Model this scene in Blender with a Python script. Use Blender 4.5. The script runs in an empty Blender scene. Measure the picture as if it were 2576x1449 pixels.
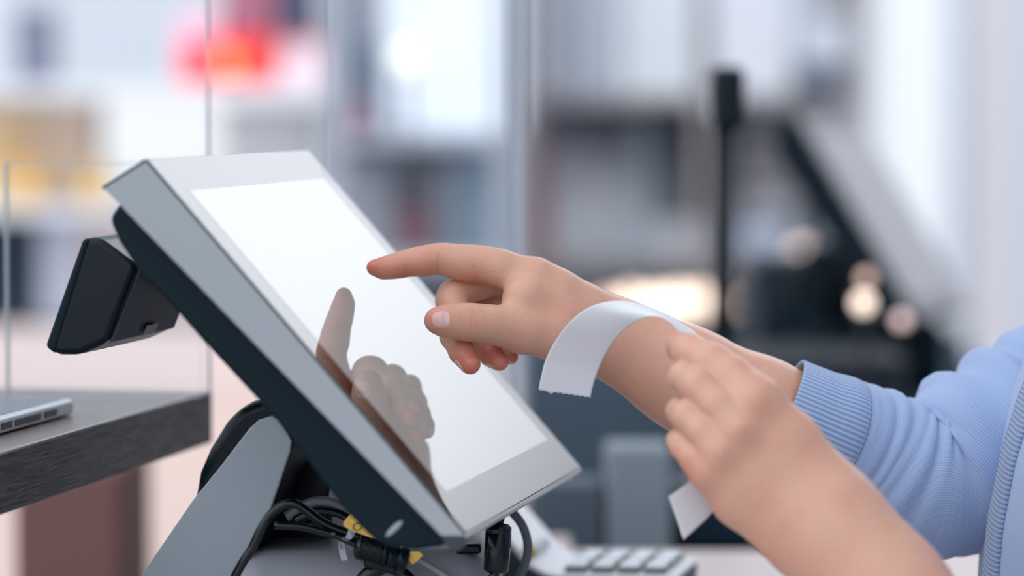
import bpy, bmesh, math, random
import numpy as np
from mathutils import Vector, Matrix
random.seed(4); rng = np.random.default_rng(7)
C = bpy.context.scene.collection
S = bpy.context.scene

# ------------------------------------------------------------------ camera
F = 8700.0; CX, CY = 1288.0, 724.5; PITCH = 0.0549188; CAMZ = 1.30
cam = bpy.data.cameras.new('camera'); co = bpy.data.objects.new('camera', cam); C.objects.link(co)
co.location = (0, 0, CAMZ); co.rotation_euler = (math.pi/2-PITCH, 0, 0)
cam.sensor_width = 36; cam.lens = 36*F/2576; cam.clip_start = .05
cam.dof.use_dof = True; cam.dof.focus_distance = 2.118; cam.dof.aperture_fstop = 2.9
cam.dof.aperture_blades = 0
S.camera = co
# ------------------------------------------------------------------ daylight
w = bpy.data.worlds.new('daylight'); S.world = w; w.use_nodes = True
nt = w.node_tree; nt.nodes.clear(); L = nt.links.new
tc = nt.nodes.new('ShaderNodeTexCoord')
def lobe(direction, lo, hi, amount):
    d = Vector(direction).normalized()
    dot = nt.nodes.new('ShaderNodeVectorMath'); dot.operation = 'DOT_PRODUCT'; dot.inputs[1].default_value = d
    L(tc.outputs['Generated'], dot.inputs[0])
    m = nt.nodes.new('ShaderNodeMapRange'); m.interpolation_type = 'SMOOTHSTEP'
    m.inputs['From Min'].default_value = lo; m.inputs['From Max'].default_value = hi
    m.inputs['To Min'].default_value = 0; m.inputs['To Max'].default_value = amount
    L(dot.outputs['Value'], m.inputs['Value']); return m.outputs['Result']
a1 = lobe((.275, .88, .385), .958, .996, 2.15)       # bright overcast sky beyond the shop front
a2 = lobe((-.25, -.1, 1), .0, .95, .60)        # overhead
a3 = lobe((-.80, -.50, .38), .1, .95, 1.0)
def add(x, y):
    n = nt.nodes.new('ShaderNodeMath'); n.operation = 'ADD'
    for i, v in enumerate((x, y)):
        if isinstance(v, float): n.inputs[i].default_value = v
        else: L(v, n.inputs[i])
    return n.outputs[0]
st = add(add(add(a1, a2), a3), 0.42)
bg = nt.nodes.new('ShaderNodeBackground'); bg.inputs['Color'].default_value = (.885, .925, 1, 1)
L(st, bg.inputs['Strength'])
out = nt.nodes.new('ShaderNodeOutputWorld'); L(bg.outputs[0], out.inputs[0])
for i, (x, y, z, pw, tx) in enumerate(((-.75, 4.9, 3.0, 26, -.6), (1.0, 5.2, 3.0, 20, .6))):     # added unseen fill lights that brighten the racks
    ld = bpy.data.lights.new('rack_fill_light', 'AREA'); ld.energy = pw; ld.shape = 'RECTANGLE'; ld.size = 2.0; ld.size_y = 1.0; ld.color = (1, .985, .97)
    lo = bpy.data.objects.new('rack_fill_light', ld); C.objects.link(lo); lo.location = (x, y, z)
    lo.rotation_euler = (Vector((tx, 7.2, 1.2))-Vector((x, y, z))).to_track_quat('-Z', 'Y').to_euler()
vs = S.view_settings; vs.view_transform = 'Standard'; vs.look = 'None'; vs.exposure = 0.0; vs.gamma = 1; vs.use_curve_mapping = False
S.cycles.max_bounces = 8; S.cycles.sample_clamp_indirect = 6

# ------------------------------------------------------------------ helpers
FWD = Vector((0, math.cos(PITCH), -math.sin(PITCH))); UP = Vector((0, math.sin(PITCH), math.cos(PITCH)))
def P(px, py, d):
    """world point seen at (px, py) of the 2576x1449 frame, d metres along the view axis"""
    return Vector((0, 0, CAMZ)) + d*(FWD + Vector((1, 0, 0))*((px-CX)/F) - UP*((py-CY)/F))
def srgb(r, g, b):
    f = lambda c: (c/255/12.92) if c/255 <= .04045 else ((c/255+.055)/1.055)**2.4
    return (f(r), f(g), f(b), 1)
MATS = {}
def mat(name, col, rough=.5, metal=0, bump=None, emis=None, coat=0, spec=.5, alpha=1, trans=0, ior=1.5, sss=0, var=0):
    if name in MATS: return MATS[name]
    m = bpy.data.materials.new(name); m.use_nodes = True; t = m.node_tree; b = t.nodes['Principled BSDF']
    c = col if len(col) == 4 else (*col, 1)
    b.inputs['Base Color'].default_value = c; b.inputs['Roughness'].default_value = rough
    b.inputs['Metallic'].default_value = metal; b.inputs['Specular IOR Level'].default_value = spec
    b.inputs['IOR'].default_value = ior; b.inputs['Transmission Weight'].default_value = trans
    b.inputs['Coat Weight'].default_value = coat; b.inputs['Coat Roughness'].default_value = .03
    b.inputs['Alpha'].default_value = alpha
    if emis: b.inputs['Emission Color'].default_value = (*emis[0][:3], 1); b.inputs['Emission Strength'].default_value = emis[1]
    if sss:
        b.inputs['Subsurface Weight'].default_value = sss; b.inputs['Subsurface Radius'].default_value = (1, .35, .2); b.inputs['Subsurface Scale'].default_value = .004
    if bump or var:
        g = t.nodes.new('ShaderNodeTexCoord'); n = t.nodes.new('ShaderNodeTexNoise')
        n.inputs['Scale'].default_value = bump[0] if bump else 40; n.inputs['Detail'].default_value = 4
        t.links.new(g.outputs['Object'], n.inputs['Vector'])
        if bump:
            bp = t.nodes.new('ShaderNodeBump'); bp.inputs['Strength'].default_value = bump[1]; bp.inputs['Distance'].default_value = bump[2]
            t.links.new(n.outputs['Fac'], bp.inputs['Height']); t.links.new(bp.outputs[0], b.inputs['Normal'])
        if var:
            mx = t.nodes.new('ShaderNodeMix'); mx.data_type = 'RGBA'; mx.inputs[6].default_value = tuple(x*(1-var) for x in c[:3])+(1,)
            mx.inputs[7].default_value = tuple(min(1, x*(1+var)) for x in c[:3])+(1,)
            t.links.new(n.outputs['Fac'], mx.inputs[0]); t.links.new(mx.outputs[2], b.inputs['Base Color'])
    MATS[name] = m; return m
def tag(o, label=None, cat=None, group=None, kind=None):
    for k, v in (('label', label), ('category', cat), ('group', group), ('kind', kind)):
        if v: o[k] = v
    return o
def empty(name, loc, label, cat, group=None):
    o = bpy.data.objects.new(name, None); C.objects.link(o); o.location = loc; o.empty_display_size = .05
    return tag(o, label, cat, group)
def root_loc(o):
    l = Vector((0, 0, 0))
    while o: l += o.location; o = o.parent
    return l
def link(name, me, m, parent=None, smooth=False):
    """vertices come in world metres; the object's origin is its parent's"""
    o = bpy.data.objects.new(name, me); C.objects.link(o)
    if m: me.materials.append(m)
    if smooth:
        me.polygons.foreach_set('use_smooth', [True]*len(me.polygons))
    if parent: o.parent = parent; me.transform(Matrix.Translation(-root_loc(parent)))
    else:
        n = len(me.vertices); a = np.zeros(n*3, np.float32); me.vertices.foreach_get('co', a); a = a.reshape(-1, 3)
        c = Vector(((a[:, 0].min()+a[:, 0].max())/2, (a[:, 1].min()+a[:, 1].max())/2, a[:, 2].min()))
        me.transform(Matrix.Translation(-c)); o.location = c
    return o
def bev(o, wdt, seg=3, ang=30):
    b = o.modifiers.new('bevel', 'BEVEL'); b.width = wdt; b.segments = seg; b.limit_method = 'ANGLE'; b.angle_limit = math.radians(ang)
    o.data.polygons.foreach_set('use_smooth', [True]*len(o.data.polygons)); b.harden_normals = True
    return o
def mesh(name, v, f):
    me = bpy.data.meshes.new(name); me.from_pydata([tuple(x) for x in v], [], f); me.update(); return me
def fixn(me):
    b = bmesh.new(); b.from_mesh(me); bmesh.ops.recalc_face_normals(b, faces=b.faces); b.to_mesh(me); b.free(); return me
def prism(name, pts, vec, m, parent=None, b=0, seg=3, ang=30):
    n = len(pts); vec = Vector(vec); v = [Vector(p) for p in pts]+[Vector(p)+vec for p in pts]
    f = [list(range(n))[::-1], list(range(n, 2*n))]+[[i, (i+1) % n, n+(i+1) % n, n+i] for i in range(n)]
    o = link(name, fixn(mesh(name, v, f)), m, parent)
    if b: bev(o, b, seg, ang)
    return o
def box(name, c, s, m, parent=None, b=0, R=None, seg=3):
    v = []
    for i in (-.5, .5):
        for j in (-.5, .5):
            for k in (-.5, .5):
                p = Vector((i*s[0], j*s[1], k*s[2])); v.append((R@p if R else p)+Vector(c))
    f = [(0, 1, 3, 2), (4, 6, 7, 5), (0, 4, 5, 1), (2, 3, 7, 6), (0, 2, 6, 4), (1, 5, 7, 3)]
    o = link(name, fixn(mesh(name, v, f)), m, parent)
    if b: bev(o, b, seg)
    return o
def catmull(pts, n):
    pts = np.array([list(p) for p in pts], float); q = np.vstack([2*pts[0]-pts[1], pts, 2*pts[-1]-pts[-2]]); o = []
    for i in range(len(pts)-1):
        a, b, c, d = q[i:i+4]
        for t in np.linspace(0, 1, n, endpoint=False):
            o.append(.5*((2*b)+(c-a)*t+(2*a-5*b+4*c-d)*t*t+(-a+3*b-3*c+d)*t**3))
    o.append(pts[-1]); return np.array(o)
def tube(name, pts, r, m, parent=None, n=8, seg=14, flat=1):
    q = catmull(pts, n) if len(pts) > 2 else np.array([list(p) for p in pts])
    rr = np.full(len(q), r) if np.isscalar(r) else np.interp(np.linspace(0, 1, len(q)), np.linspace(0, 1, len(r)), r)
    T = np.gradient(q, axis=0); T /= np.linalg.norm(T, axis=1)[:, None]
    up = np.array([0, .2, 1.0]); v = []; f = []
    if abs(T[0]@up)/np.linalg.norm(up) > .9: up = np.array([0, 1., 0])
    A = np.cross(T[0], up); A /= np.linalg.norm(A)
    for i, p in enumerate(q):
        A = A-T[i]*(A@T[i]); A /= np.linalg.norm(A); B = np.cross(T[i], A)
        for k in range(seg):
            t = 2*math.pi*k/seg; v.append(p+rr[i]*(math.cos(t)*A*flat+math.sin(t)*B))
    for i in range(len(q)-1):
        for k in range(seg): f.append([i*seg+k, i*seg+(k+1) % seg, (i+1)*seg+(k+1) % seg, (i+1)*seg+k])
    f.append(list(range(seg))[::-1]); f.append([(len(q)-1)*seg+k for k in range(seg)])
    return link(name, fixn(mesh(name, v, f)), m, parent, True)
def lathe(name, a, axis, prof, m, parent=None, seg=40):
    """prof: (distance along axis, radius)"""
    axis = Vector(axis).normalized(); A = axis.orthogonal().normalized(); B = axis.cross(A); v = []; f = []
    for s, r in prof:
        for k in range(seg):
            t = 2*math.pi*k/seg; v.append(Vector(a)+axis*s+(A*math.cos(t)+B*math.sin(t))*max(r, 1e-5))
    for i in range(len(prof)-1):
        for k in range(seg): f.append([i*seg+k, i*seg+(k+1) % seg, (i+1)*seg+(k+1) % seg, (i+1)*seg+k])
    f.append(list(range(seg))[::-1]); f.append([(len(prof)-1)*seg+k for k in range(seg)])
    return link(name, fixn(mesh(name, v, f)), m, parent, True)
def copy_tree(o, parent=None):
    c = o.copy(); C.objects.link(c); c.parent = parent
    for ch in list(o.children): copy_tree(ch, c)
    return c

# ------------------------------------------------------------------ materials
M_side = mat('silver_plastic', srgb(160, 168, 174), .45, bump=(900, .05, .0002))
M_glass = mat('black_glass', (.004, .005, .007), .025, spec=.5, ior=1.85)
M_disp = mat('lit_display', (.02, .02, .022), .03, ior=1.85, emis=((.93, .97, 1), .22))
M_dark = mat('navy_black_plastic', (.002, .012, .020), .5, bump=(1500, .10, .0002), spec=.16)
M_dark2 = mat('black_gloss_plastic', (.002, .009, .015), .28, spec=.22)
M_rim = mat('dark_rim', (.02, .03, .045), .3)
M_arm = mat('grey_textured_plastic', srgb(150, 162, 171), .6, bump=(700, .35, .0005))
M_base = mat('satin_grey_plastic', srgb(152, 156, 168), .38)
M_cable = mat('black_cable_rubber', (.0015, .006, .010), .2, spec=.4)
M_gcable = mat('grey_cable_rubber', srgb(105, 112, 118), .45)
M_yellow = mat('yellow_plastic', srgb(240, 198, 96), .5)
M_clear = mat('clear_film', srgb(215, 222, 232), .2, alpha=.45)
M_white = mat('white_plastic', srgb(222, 226, 232), .4)
M_ink = mat('ink', srgb(40, 48, 62), .6)
M_print = mat('white_print', srgb(150, 160, 168), .6)

# ------------------------------------------------------------------ the setting
M_floor = mat('floor_tile', srgb(150, 152, 158), .35, var=.1)
def struct(o): o['kind'] = 'structure'; return o
struct(box('floor', (0, 5, -.05), (16, 14, .1), M_floor))
M_wall = mat('painted_wall', srgb(176, 182, 192), .8, var=.04)
WD = 9.3                                    # the back wall
zb = lambda py, d: CAMZ-d*math.sin(PITCH)-d*math.cos(PITCH)*(py-CY)/F
xb = lambda px, d: (px-CX)/F*d
struct(box('wall_back', (xb(2165, WD)/2-1.2, WD+.1, 1.28), (xb(2165, WD)+2.4, .2, 2.56), M_wall))

# shop window filling the right of the back wall: posts, rails and bright panes
M_winframe = mat('window_frame_white', srgb(214, 220, 228), .5)
M_pane = mat('daylight_pane', (.25, .27, .3), .3, emis=((.88, .93, 1), .82))
M_pane2 = mat('daylight_pane_grey', (.25, .27, .3), .3, emis=((.80, .86, .93), .72))
wn = bpy.data.objects.new('window_1', None); C.objects.link(wn); wn.location = (xb(2170, WD), WD, 0); wn['kind'] = 'structure'
def wbox(n, x0, x1, z0, z1, y, t, m, p): return box(n, ((x0+x1)/2, y, (z0+z1)/2), (x1-x0, t, z1-z0), m, p)
wx = [xb(p, WD) for p in (2168, 2410, 2600, 2950)]
wbox('pane', wx[0], wx[1], .1, 2.5, WD+.04, .02, M_pane, wn)
wbox('pane', wx[1], wx[2], .1, 2.5, WD+.04, .02, M_pane2, wn)
wbox('pane', wx[2], wx[3], .1, 2.5, WD+.04, .02, M_pane, wn)
for x in wx: wbox('pane_or_backdrop_frame', x-.03, x+.03, 0, 2.56, WD, .08, M_winframe, wn)
wbox('pane_or_backdrop_frame', wx[0], wx[3], 0, .1, WD, .08, M_winframe, wn); wbox('pane_or_backdrop_frame', wx[0], wx[3], 2.5, 2.56, WD, .08, M_winframe, wn)
# pink banner strip hanging on the window
o = wbox('window_banner', xb(2470, 9.2), xb(2535, 9.2), zb(900, 9.2), 2.5, 9.245, .01, mat('pink_cloth', srgb(232, 222, 230), .8), None)
tag(o, 'pale pink strip banner hanging before the bright shop window', 'banner')

# ------------------------------------------------------------------ counters
def counter(foot, z, topm, bodym, label, loc, ov=.03, body=None):
    t = empty('checkout_counter', (*loc, 0), label, 'counter'); cx = sum(p[0] for p in foot)/len(foot); cy = sum(p[1] for p in foot)/len(foot)
    x0_, x1_, y0_, y1_ = min(p[0] for p in foot), max(p[0] for p in foot), min(p[1] for p in foot), max(p[1] for p in foot)
    def ins(k): return [(x+(k if x == x0_ else -k), y+(k if y == y0_ else -k)) for x, y in foot]
    prism('counter_top', [(x, y, z-.04) for x, y in foot], (0, 0, .04), topm, t, .004)
    prism('counter_body', [(x, y, .08) for x, y in (body or ins(ov))], (0, 0, z-.12), bodym, t)
    prism('plinth', [(x, y, 0) for x, y in (body or ins(2*ov))], (0, 0, .08), mat('plinth_dark', (.02, .025, .03), .6), t)
    return t
M_cream = mat('cream_laminate', srgb(205, 192, 190), .4)
M_navy = mat('navy_laminate', srgb(42, 62, 78), .5, var=.15)
counter([(-.45, 1.72), (.262, 1.72), (.262, 2.42), (.62, 2.42), (.62, 2.82), (.05, 2.82), (.05, 2.92), (-.17, 2.92), (-.17, 2.60), (-.45, 2.60)], .93, M_cream, M_navy, 'cream topped cashier counter carrying the touchscreen terminal and keypad', (0, 2.3), body=[(-.42, 1.75), (.232, 1.75), (.232, 2.45), (.59, 2.45), (.59, 2.79), (.02, 2.79), (.02, 2.89), (-.14, 2.89), (-.14, 2.57), (-.42, 2.57)])
Z2 = .94
counter([(xb(1330, 3.1), 3.08), (1.25, 3.08), (1.25, 4.75), (xb(1330, 3.1), 4.75)], Z2, mat('dark_counter_top', srgb(34, 52, 66), .85, spec=.1), M_navy, 'dark navy second checkout counter behind the hands and arms', (.6, 3.9))

# dark wood slab at the left, parallel to the terminal
U = Vector((.19896, .98001, 0)).normalized(); Wd = Vector((U.y, -U.x, 0))      # along the till, and towards the seller
def wood_mat():
    m = bpy.data.materials.new('dark_oak_grain'); m.use_nodes = True; t = m.node_tree; b = t.nodes['Principled BSDF']
    g = t.nodes.new('ShaderNodeTexCoord'); mp = t.nodes.new('ShaderNodeMapping'); mp.inputs['Rotation'].default_value = (0, 0, -math.atan2(U.y, U.x)); mp.inputs['Scale'].default_value = (8, 110, 150)
    mp2 = t.nodes.new('ShaderNodeVectorRotate'); mp2.rotation_type = 'Z_AXIS'; mp2.inputs['Angle'].default_value = -math.atan2(U.y, U.x)
    t.links.new(g.outputs['Object'], mp2.inputs['Vector']); mp.inputs['Rotation'].default_value = (0, 0, 0)
    t.links.new(mp2.outputs[0], mp.inputs['Vector'])
    n = t.nodes.new('ShaderNodeTexNoise'); n.inputs['Scale'].default_value = 3; n.inputs['Detail'].default_value = 8; n.inputs['Distortion'].default_value = .9
    t.links.new(mp.outputs[0], n.inputs['Vector'])
    r = t.nodes.new('ShaderNodeValToRGB'); r.color_ramp.elements[0].position = .38; r.color_ramp.elements[0].color = srgb(34, 34, 40); r.color_ramp.elements[1].position = .62; r.color_ramp.elements[1].color = srgb(98, 82, 78)
    e = r.color_ramp.elements.new(.5); e.color = srgb(66, 60, 62)
    t.links.new(n.outputs['Fac'], r.inputs[0]); t.links.new(r.outputs[0], b.inputs['Base Color'])
    bp = t.nodes.new('ShaderNodeBump'); bp.inputs['Strength'].default_value = .7; bp.inputs['Distance'].default_value = .0012
    t.links.new(n.outputs['Fac'], bp.inputs['Height']); t.links.new(bp.outputs[0], b.inputs['Normal'])
    b.inputs['Roughness'].default_value = .36; b.inputs['Specular IOR Level'].default_value = .6
    return m
M_wood = wood_mat()
pA = P(0, 1141, 2.026); zS = pA.z
corner = pA+U*((P(530, 992, 2.455)-pA).dot(U))
sl = empty('wooden_counter', corner-U*.9-Wd*.4, 'dark wood counter slab with grain at the left of the terminal', 'counter')
near = corner-U*1.1
pts = [near, corner, corner-Wd*.75, near-Wd*.75]
prism('counter_top', [Vector((p.x, p.y, zS-.0365)) for p in pts], (0, 0, .0365), M_wood, sl, .0012, 2)
prism('top_sheen', [Vector((p.x, p.y, zS-.0002)) for p in (near-Wd*.003, corner-Wd*.003-U*.002, corner-Wd*.749-U*.002, near-Wd*.749)], (0, 0, .0006), mat('pale_oak_sheen', srgb(128, 116, 112), .3, bump=(90, .15, .0004), var=.12), sl)  # paler top layer: the reflected brightness is put into the wood colour
prism('edge_highlight', [Vector((p.x, p.y, zS-.0015)) for p in (near, corner, corner-Wd*.003, near-Wd*.003)], (0, 0, .0021), mat('edge_highlight', srgb(168, 164, 164), .3), sl, .0006, 2)  # bevel highlight along the slab edge, painted as a light strip
for s, q in ((.62, .2), (.62, .68), (1.02, .2), (1.02, .68)):
    c = corner-U*s-Wd*(q+.12); box('leg', (c.x, c.y, (zS-.0365)/2), (.06, .06, zS-.0365), M_wood, sl)
# plastic case on the slab
cs = empty('plastic_case', P(60, 1000, 2.2), 'flat silver plastic case with printed spine lying on wooden counter', 'case')
M_cs = mat('case_white', srgb(208, 214, 224), .25); M_csd = mat('case_sleeve', srgb(120, 128, 140), .35)
e1 = P(187, 1003, 2.265); e1.z = zS+.0008
e0 = e1-U*.20
cp = [e0, e1, e1-Wd*.135, e0-Wd*.135]
prism('case_base', [Vector((p.x, p.y, zS+.0009)) for p in cp], (0, 0, .0105), M_cs, cs, .003, 3)
ins = [e0+U*.004-Wd*.006, e1-U*.006-Wd*.006, e1-U*.006-Wd*.129, e0+U*.004-Wd*.129]
prism('cover_sheet', [Vector((p.x, p.y, zS+.0109)) for p in ins], (0, 0, .0007), M_csd, cs)
for i, (s0, s1) in enumerate(((.035, .06), (.066, .115), (.12, .14), (.15, .19))):
    prism('printed_strip', [e1-U*s0+Wd*.0001, e1-U*s1+Wd*.0001, e1-U*s1+Wd*.0001+Vector((0, 0, .004)), e1-U*s0+Wd*.0001+Vector((0, 0, .004))], Wd*.0003+Vector((0, 0, .0)), mat('spine_print', srgb(70, 75, 90), .5), cs).location.z += .003

# glass panes
M_gl = mat('clear_glass', (.95, .985, 1), .01, trans=1, ior=1.1, spec=.3)
M_edge = mat('glass_edge', srgb(196, 205, 210), .3, alpha=.8)
def pane(x0, x1, ybot, ytop, d, label, edges=(1,), ew=7, zbot=None, dark=None):
    t = empty('glass_partition', P((x0+x1)/2, ybot, d), label, 'glass')
    a, b = P(x0, ybot, d), P(x1, ybot, d); zt = zb(ytop, d); z0 = zbot if zbot else a.z; zt = (1.60 if d < 2.6 else 1.388) if ytop < 0 else zt
    box('glass_pane', ((a.x+b.x)/2, a.y, (z0+zt)/2), (b.x-a.x, .004, zt-z0), M_gl, t)
    wv = ew*d/F
    for s in edges:
        x = b.x if s else a.x
        box('edge_strip', (x, a.y, (z0+zt)/2), (wv, .006, zt-z0), M_edge, t, .001)
    if dark: box('edge_strip', ((a.x+b.x)/2, a.y, zt), (b.x-a.x, .005, wv*.35), M_edge, t)
    return t
pane(-60, 527, 985, -200, 2.44, 'tall clear glass pane with its edge rising behind the terminal top', (1,), 7, zS+.001)
pane(20, 505, 985, 410, 2.40, 'low clear glass pane standing on the wooden counter by the case', (0,), 8, zS+.001, dark=1)
g = pane(822, 1297, 1400, -260, 2.85, 'clear glass partition with pale upright strip behind the pointing hand', (0,), 5, .931)
box('frosted_strip', (xb(1298, 2.85), P(1297, 800, 2.85).y-.005, (.931+1.388)/2), (55*2.85/F, .006, 1.388-.931), mat('frosted_edge', srgb(196, 202, 212), .5, alpha=.8), g)

# ------------------------------------------------------------------ touchscreen terminal
O0 = Vector((-0.20909435, 1.96606885, CAMZ-.03508141))
V_ = Vector((.65035, -.13202, -.74808)).normalized(); N_ = Vector((.7332, -.1488, .6636)).normalized()
SW, SH = .3577, .281
def T(u, v, n): return O0+U*u+V_*v+N_*n
def onu(px, py, u):
    d = P(px, py, 1)-P(px, py, 0); o = Vector((0, 0, CAMZ)); s = ((O0-o).dot(U)+u)/d.dot(U); return o+d*s
term = empty('touchscreen_terminal', (-.09, 2.2, .931), 'dark touchscreen cash terminal tilted on its stand, glowing white screen', 'cash register')
prism('screen_housing', [T(0, a, b) for a, b in ((0, 0), (-.0049, -.029), (.02, -.0275), (.2788, -.0102), (.2824, -.0088), (.281, 0))], U*SW, M_side, term, .0009)
prism('top_trim', [T(-.0002, a, b) for a, b in ((-.0001, .0002), (-.0052, -.0292), (-.0038, -.0300), (.0016, -.0004))], U*(SW+.0004), M_rim, term, .0003, 2)
prism('lip_glint', [T(.0003, a, b) for a, b in ((SH-.0004, .0013), (SH+.0010, .0010), (SH+.0016, -.0015), (SH+.0012, -.0042), (SH-.0004, -.0042))], U*(SW-.0006), mat('lip_glint_white', srgb(205, 210, 218), .3), term, .0004, 2)  # pale strip painting the reflection on the screen's lower lip
gl = prism('glass_panel', [T(a, b, .0003) for a, b in ((.0005, .0005), (SW-.0005, .0005), (SW-.0005, SH-.0005), (.0005, SH-.0005))], N_*.0012, M_glass, term, .0006)
prism('display', [T(a, b, .0015) for a, b in ((.0277, .0258), (.3330, .0258), (.3330, .2537), (.0277, .2537))], N_*.00012, M_disp, term)
prism('corner_cap', [T(-.0004, a, b) for a, b in ((.2715, -.0105), (.2805, .0002), (.2832, -.0005), (.2845, -.0105), (.279, -.0125))], U*.02, M_rim, term, .001)
rh = [onu(x, y, .012) for x, y in ((300, 512), (277, 546), (280, 565), (300, 610), (345, 678), (450, 790), (530, 880), (690, 1052), (765, 1150), (872, 1290), (925, 1345), (970, 1374), (1040, 1385), (1118, 1374), (1125, 1352), (320, 500))]
prism('rear_housing', rh, U*(SW-.024), M_dark, term, .007, 5, 20)
# small bright light on the housing flank
c0 = onu(992, 1330, .0125); ax = (onu(1010, 1312, .0125)-onu(972, 1348, .0125)).normalized()
v = []; bx = ax.cross(U)
bm = bmesh.new(); bmesh.ops.create_uvsphere(bm, u_segments=24, v_segments=12, radius=1)
Rm = Matrix((ax*.0072, bx*.0019, U*.0012)).transposed()
bmesh.ops.transform(bm, matrix=Matrix.Translation(c0)@Rm.to_4x4(), verts=bm.verts)
me = bpy.data.meshes.new('status_light'); bm.to_mesh(me); bm.free()
tag(link('status_light', me, mat('pale_lens', srgb(150, 162, 175), .25), term, True), 'oval pale status light')
# customer display behind
cdp = [onu(x, y, .09) for x, y in ((213, 598), (250, 597), (345, 668), (268, 862), (200, 893), (140, 893), (116, 868))]
cd = prism('customer_display', cdp, U*.135, M_dark2, term, .006, 5, 20)
cf = [onu(x, y, .0892) for x, y in ((207, 600), (228, 600), (138, 892), (112, 872))]
prism('front_cover', cf, U*.1365, M_dark, cd, .003, 3)
o = prism('display_back', [onu(x, y, .0965)+Wd*.0002 for x, y in ((350, 668), (274, 862), (283, 858), (357, 668))], U*.125, mat('charcoal_panel', srgb(66, 80, 96), .55, bump=(900, .2, .0004)), cd)
stp = lambda s, h: cdp[2]+(cdp[3]-cdp[2])*h+U*s+Wd*.0034
prism('sticker', [stp(.060, .86), stp(.084, .86), stp(.084, .98), stp(.060, .98)], Wd*.0004, mat('clear_label', srgb(120, 132, 142), .3), cd)
box('mount_arm', T(.16, .052, -.056), (.05, .03, .026), M_dark, term, .004)
# stand
aw = [onu(x, y, .13) for x, y in ((683, 1047), (650, 1056), (627, 1077), (600, 1112), (560, 1165), (484, 1259), (352, 1452), (318, 1500), (575, 1500), (597, 1449), (655, 1341), (668, 1318), (700, 1225), (730, 1135), (733, 1110), (725, 1090), (705, 1055))]
prism('stand_arm', [p+U*.0025 for p in aw], U*.055, M_dark, term, .002, 2)
prism('side_cover', aw, U*.0035, M_arm, term, .0012, 2)
hd = [onu(x, y, .20) for x, y in ((720, 1010), (660, 1000), (605, 1022), (566, 1062), (524, 1130), (498, 1190), (486, 1260), (480, 1460), (830, 1460), (830, 1150))]
prism('hinge_housing', hd, U*.07, M_dark2, term, .008, 5, 20)
prism('hinge_block', [onu(x, y, .188) for x, y in ((700, 1120), (760, 1150), (835, 1200), (815, 1300), (740, 1330), (640, 1330))], U*.05, M_dark2, term, .002)
bpts = [P(505, 1449, 2.12), P(1275, 1449, 2.12)]
xL, xR = xb(560, 2.15), xb(1262, 2.15)
box('stand_base', ((xL+xR)/2, 2.235, .978), (xR-xL, .32, .094), M_base, term, .03, seg=6)
box('base_socket', (xb(1178, 2.1), 2.10, 1.0255), (.016, .012, .006), M_dark2, term, .002)

# ------------------------------------------------------------------ second terminal and its pole display
t2 = copy_tree(term)
for ch in list(t2.children):
    if ch.name.split('.')[0] in ('customer_display', 'mount_arm'):
        for g_ in list(ch.children): bpy.data.objects.remove(g_)
        bpy.data.objects.remove(ch)
if 1:
    t2['label'] = 'blurred second cash terminal with grey tilted screen on dark counter'
D2 = 4.05
t2.location = P(2385, 735, D2)-Vector((.0636, -.271, .1237)); t2.location.z = Z2+.001; t2.rotation_euler.z = 0
piv = Vector((-.05, 0, .16)); RT2 = Matrix.Translation(piv)@Matrix.Rotation(math.radians(10), 4, U)@Matrix.Rotation(math.radians(-6), 4, 'Z')@Matrix.Translation(-piv)
M_d2 = mat('unlit_display', srgb(206, 207, 214), .6); M_b2 = mat('unlit_bezel', srgb(170, 172, 180), .6)
for ch in t2.children:
    n = ch.name.split('.')[0]
    if n in ('screen_housing', 'display', 'glass_panel', 'top_trim', 'corner_cap', 'rear_housing', 'status_light', 'lip_glint'): ch.matrix_local = RT2@ch.matrix_local
    if n in ('display', 'glass_panel', 'screen_housing', 'lip_glint'):
        ch.data = ch.data.copy(); ch.data.materials.clear(); ch.data.materials.append({'display': M_d2, 'glass_panel': M_b2}.get(n, M_dark))
for n, m in (('side_cover', M_dark), ('stand_base', M_dark)):
    for ch in t2.children:
        if ch.name.startswith(n): ch.data = ch.data.copy(); ch.data.materials.clear(); ch.data.materials.append(m)
d = 3.15; yy = P(1822, 800, d).y
pd = empty('pole_display', (xb(1818, d), yy, Z2), 'thin black pole with a small display head on dark counter', 'pole display')
tube('pole', [Vector((xb(1818, d), yy, Z2+.008)), Vector((xb(1820, d), yy, zb(300, d)))], .0095, M_dark2, pd)
box('pole_base', (xb(1818, d), yy, Z2+.006), (.09, .09, .010), M_dark2, pd, .003)
box('display_head', (xb(1822, d), yy, zb(248, d)), (.030, .12, .058), M_dark2, pd, .008)
box('head_screen', (xb(1808, d)-.0105, yy, zb(248, d)), (.002, .10, .036), mat('pole_screen', srgb(40, 60, 70), .2), pd)

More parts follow.
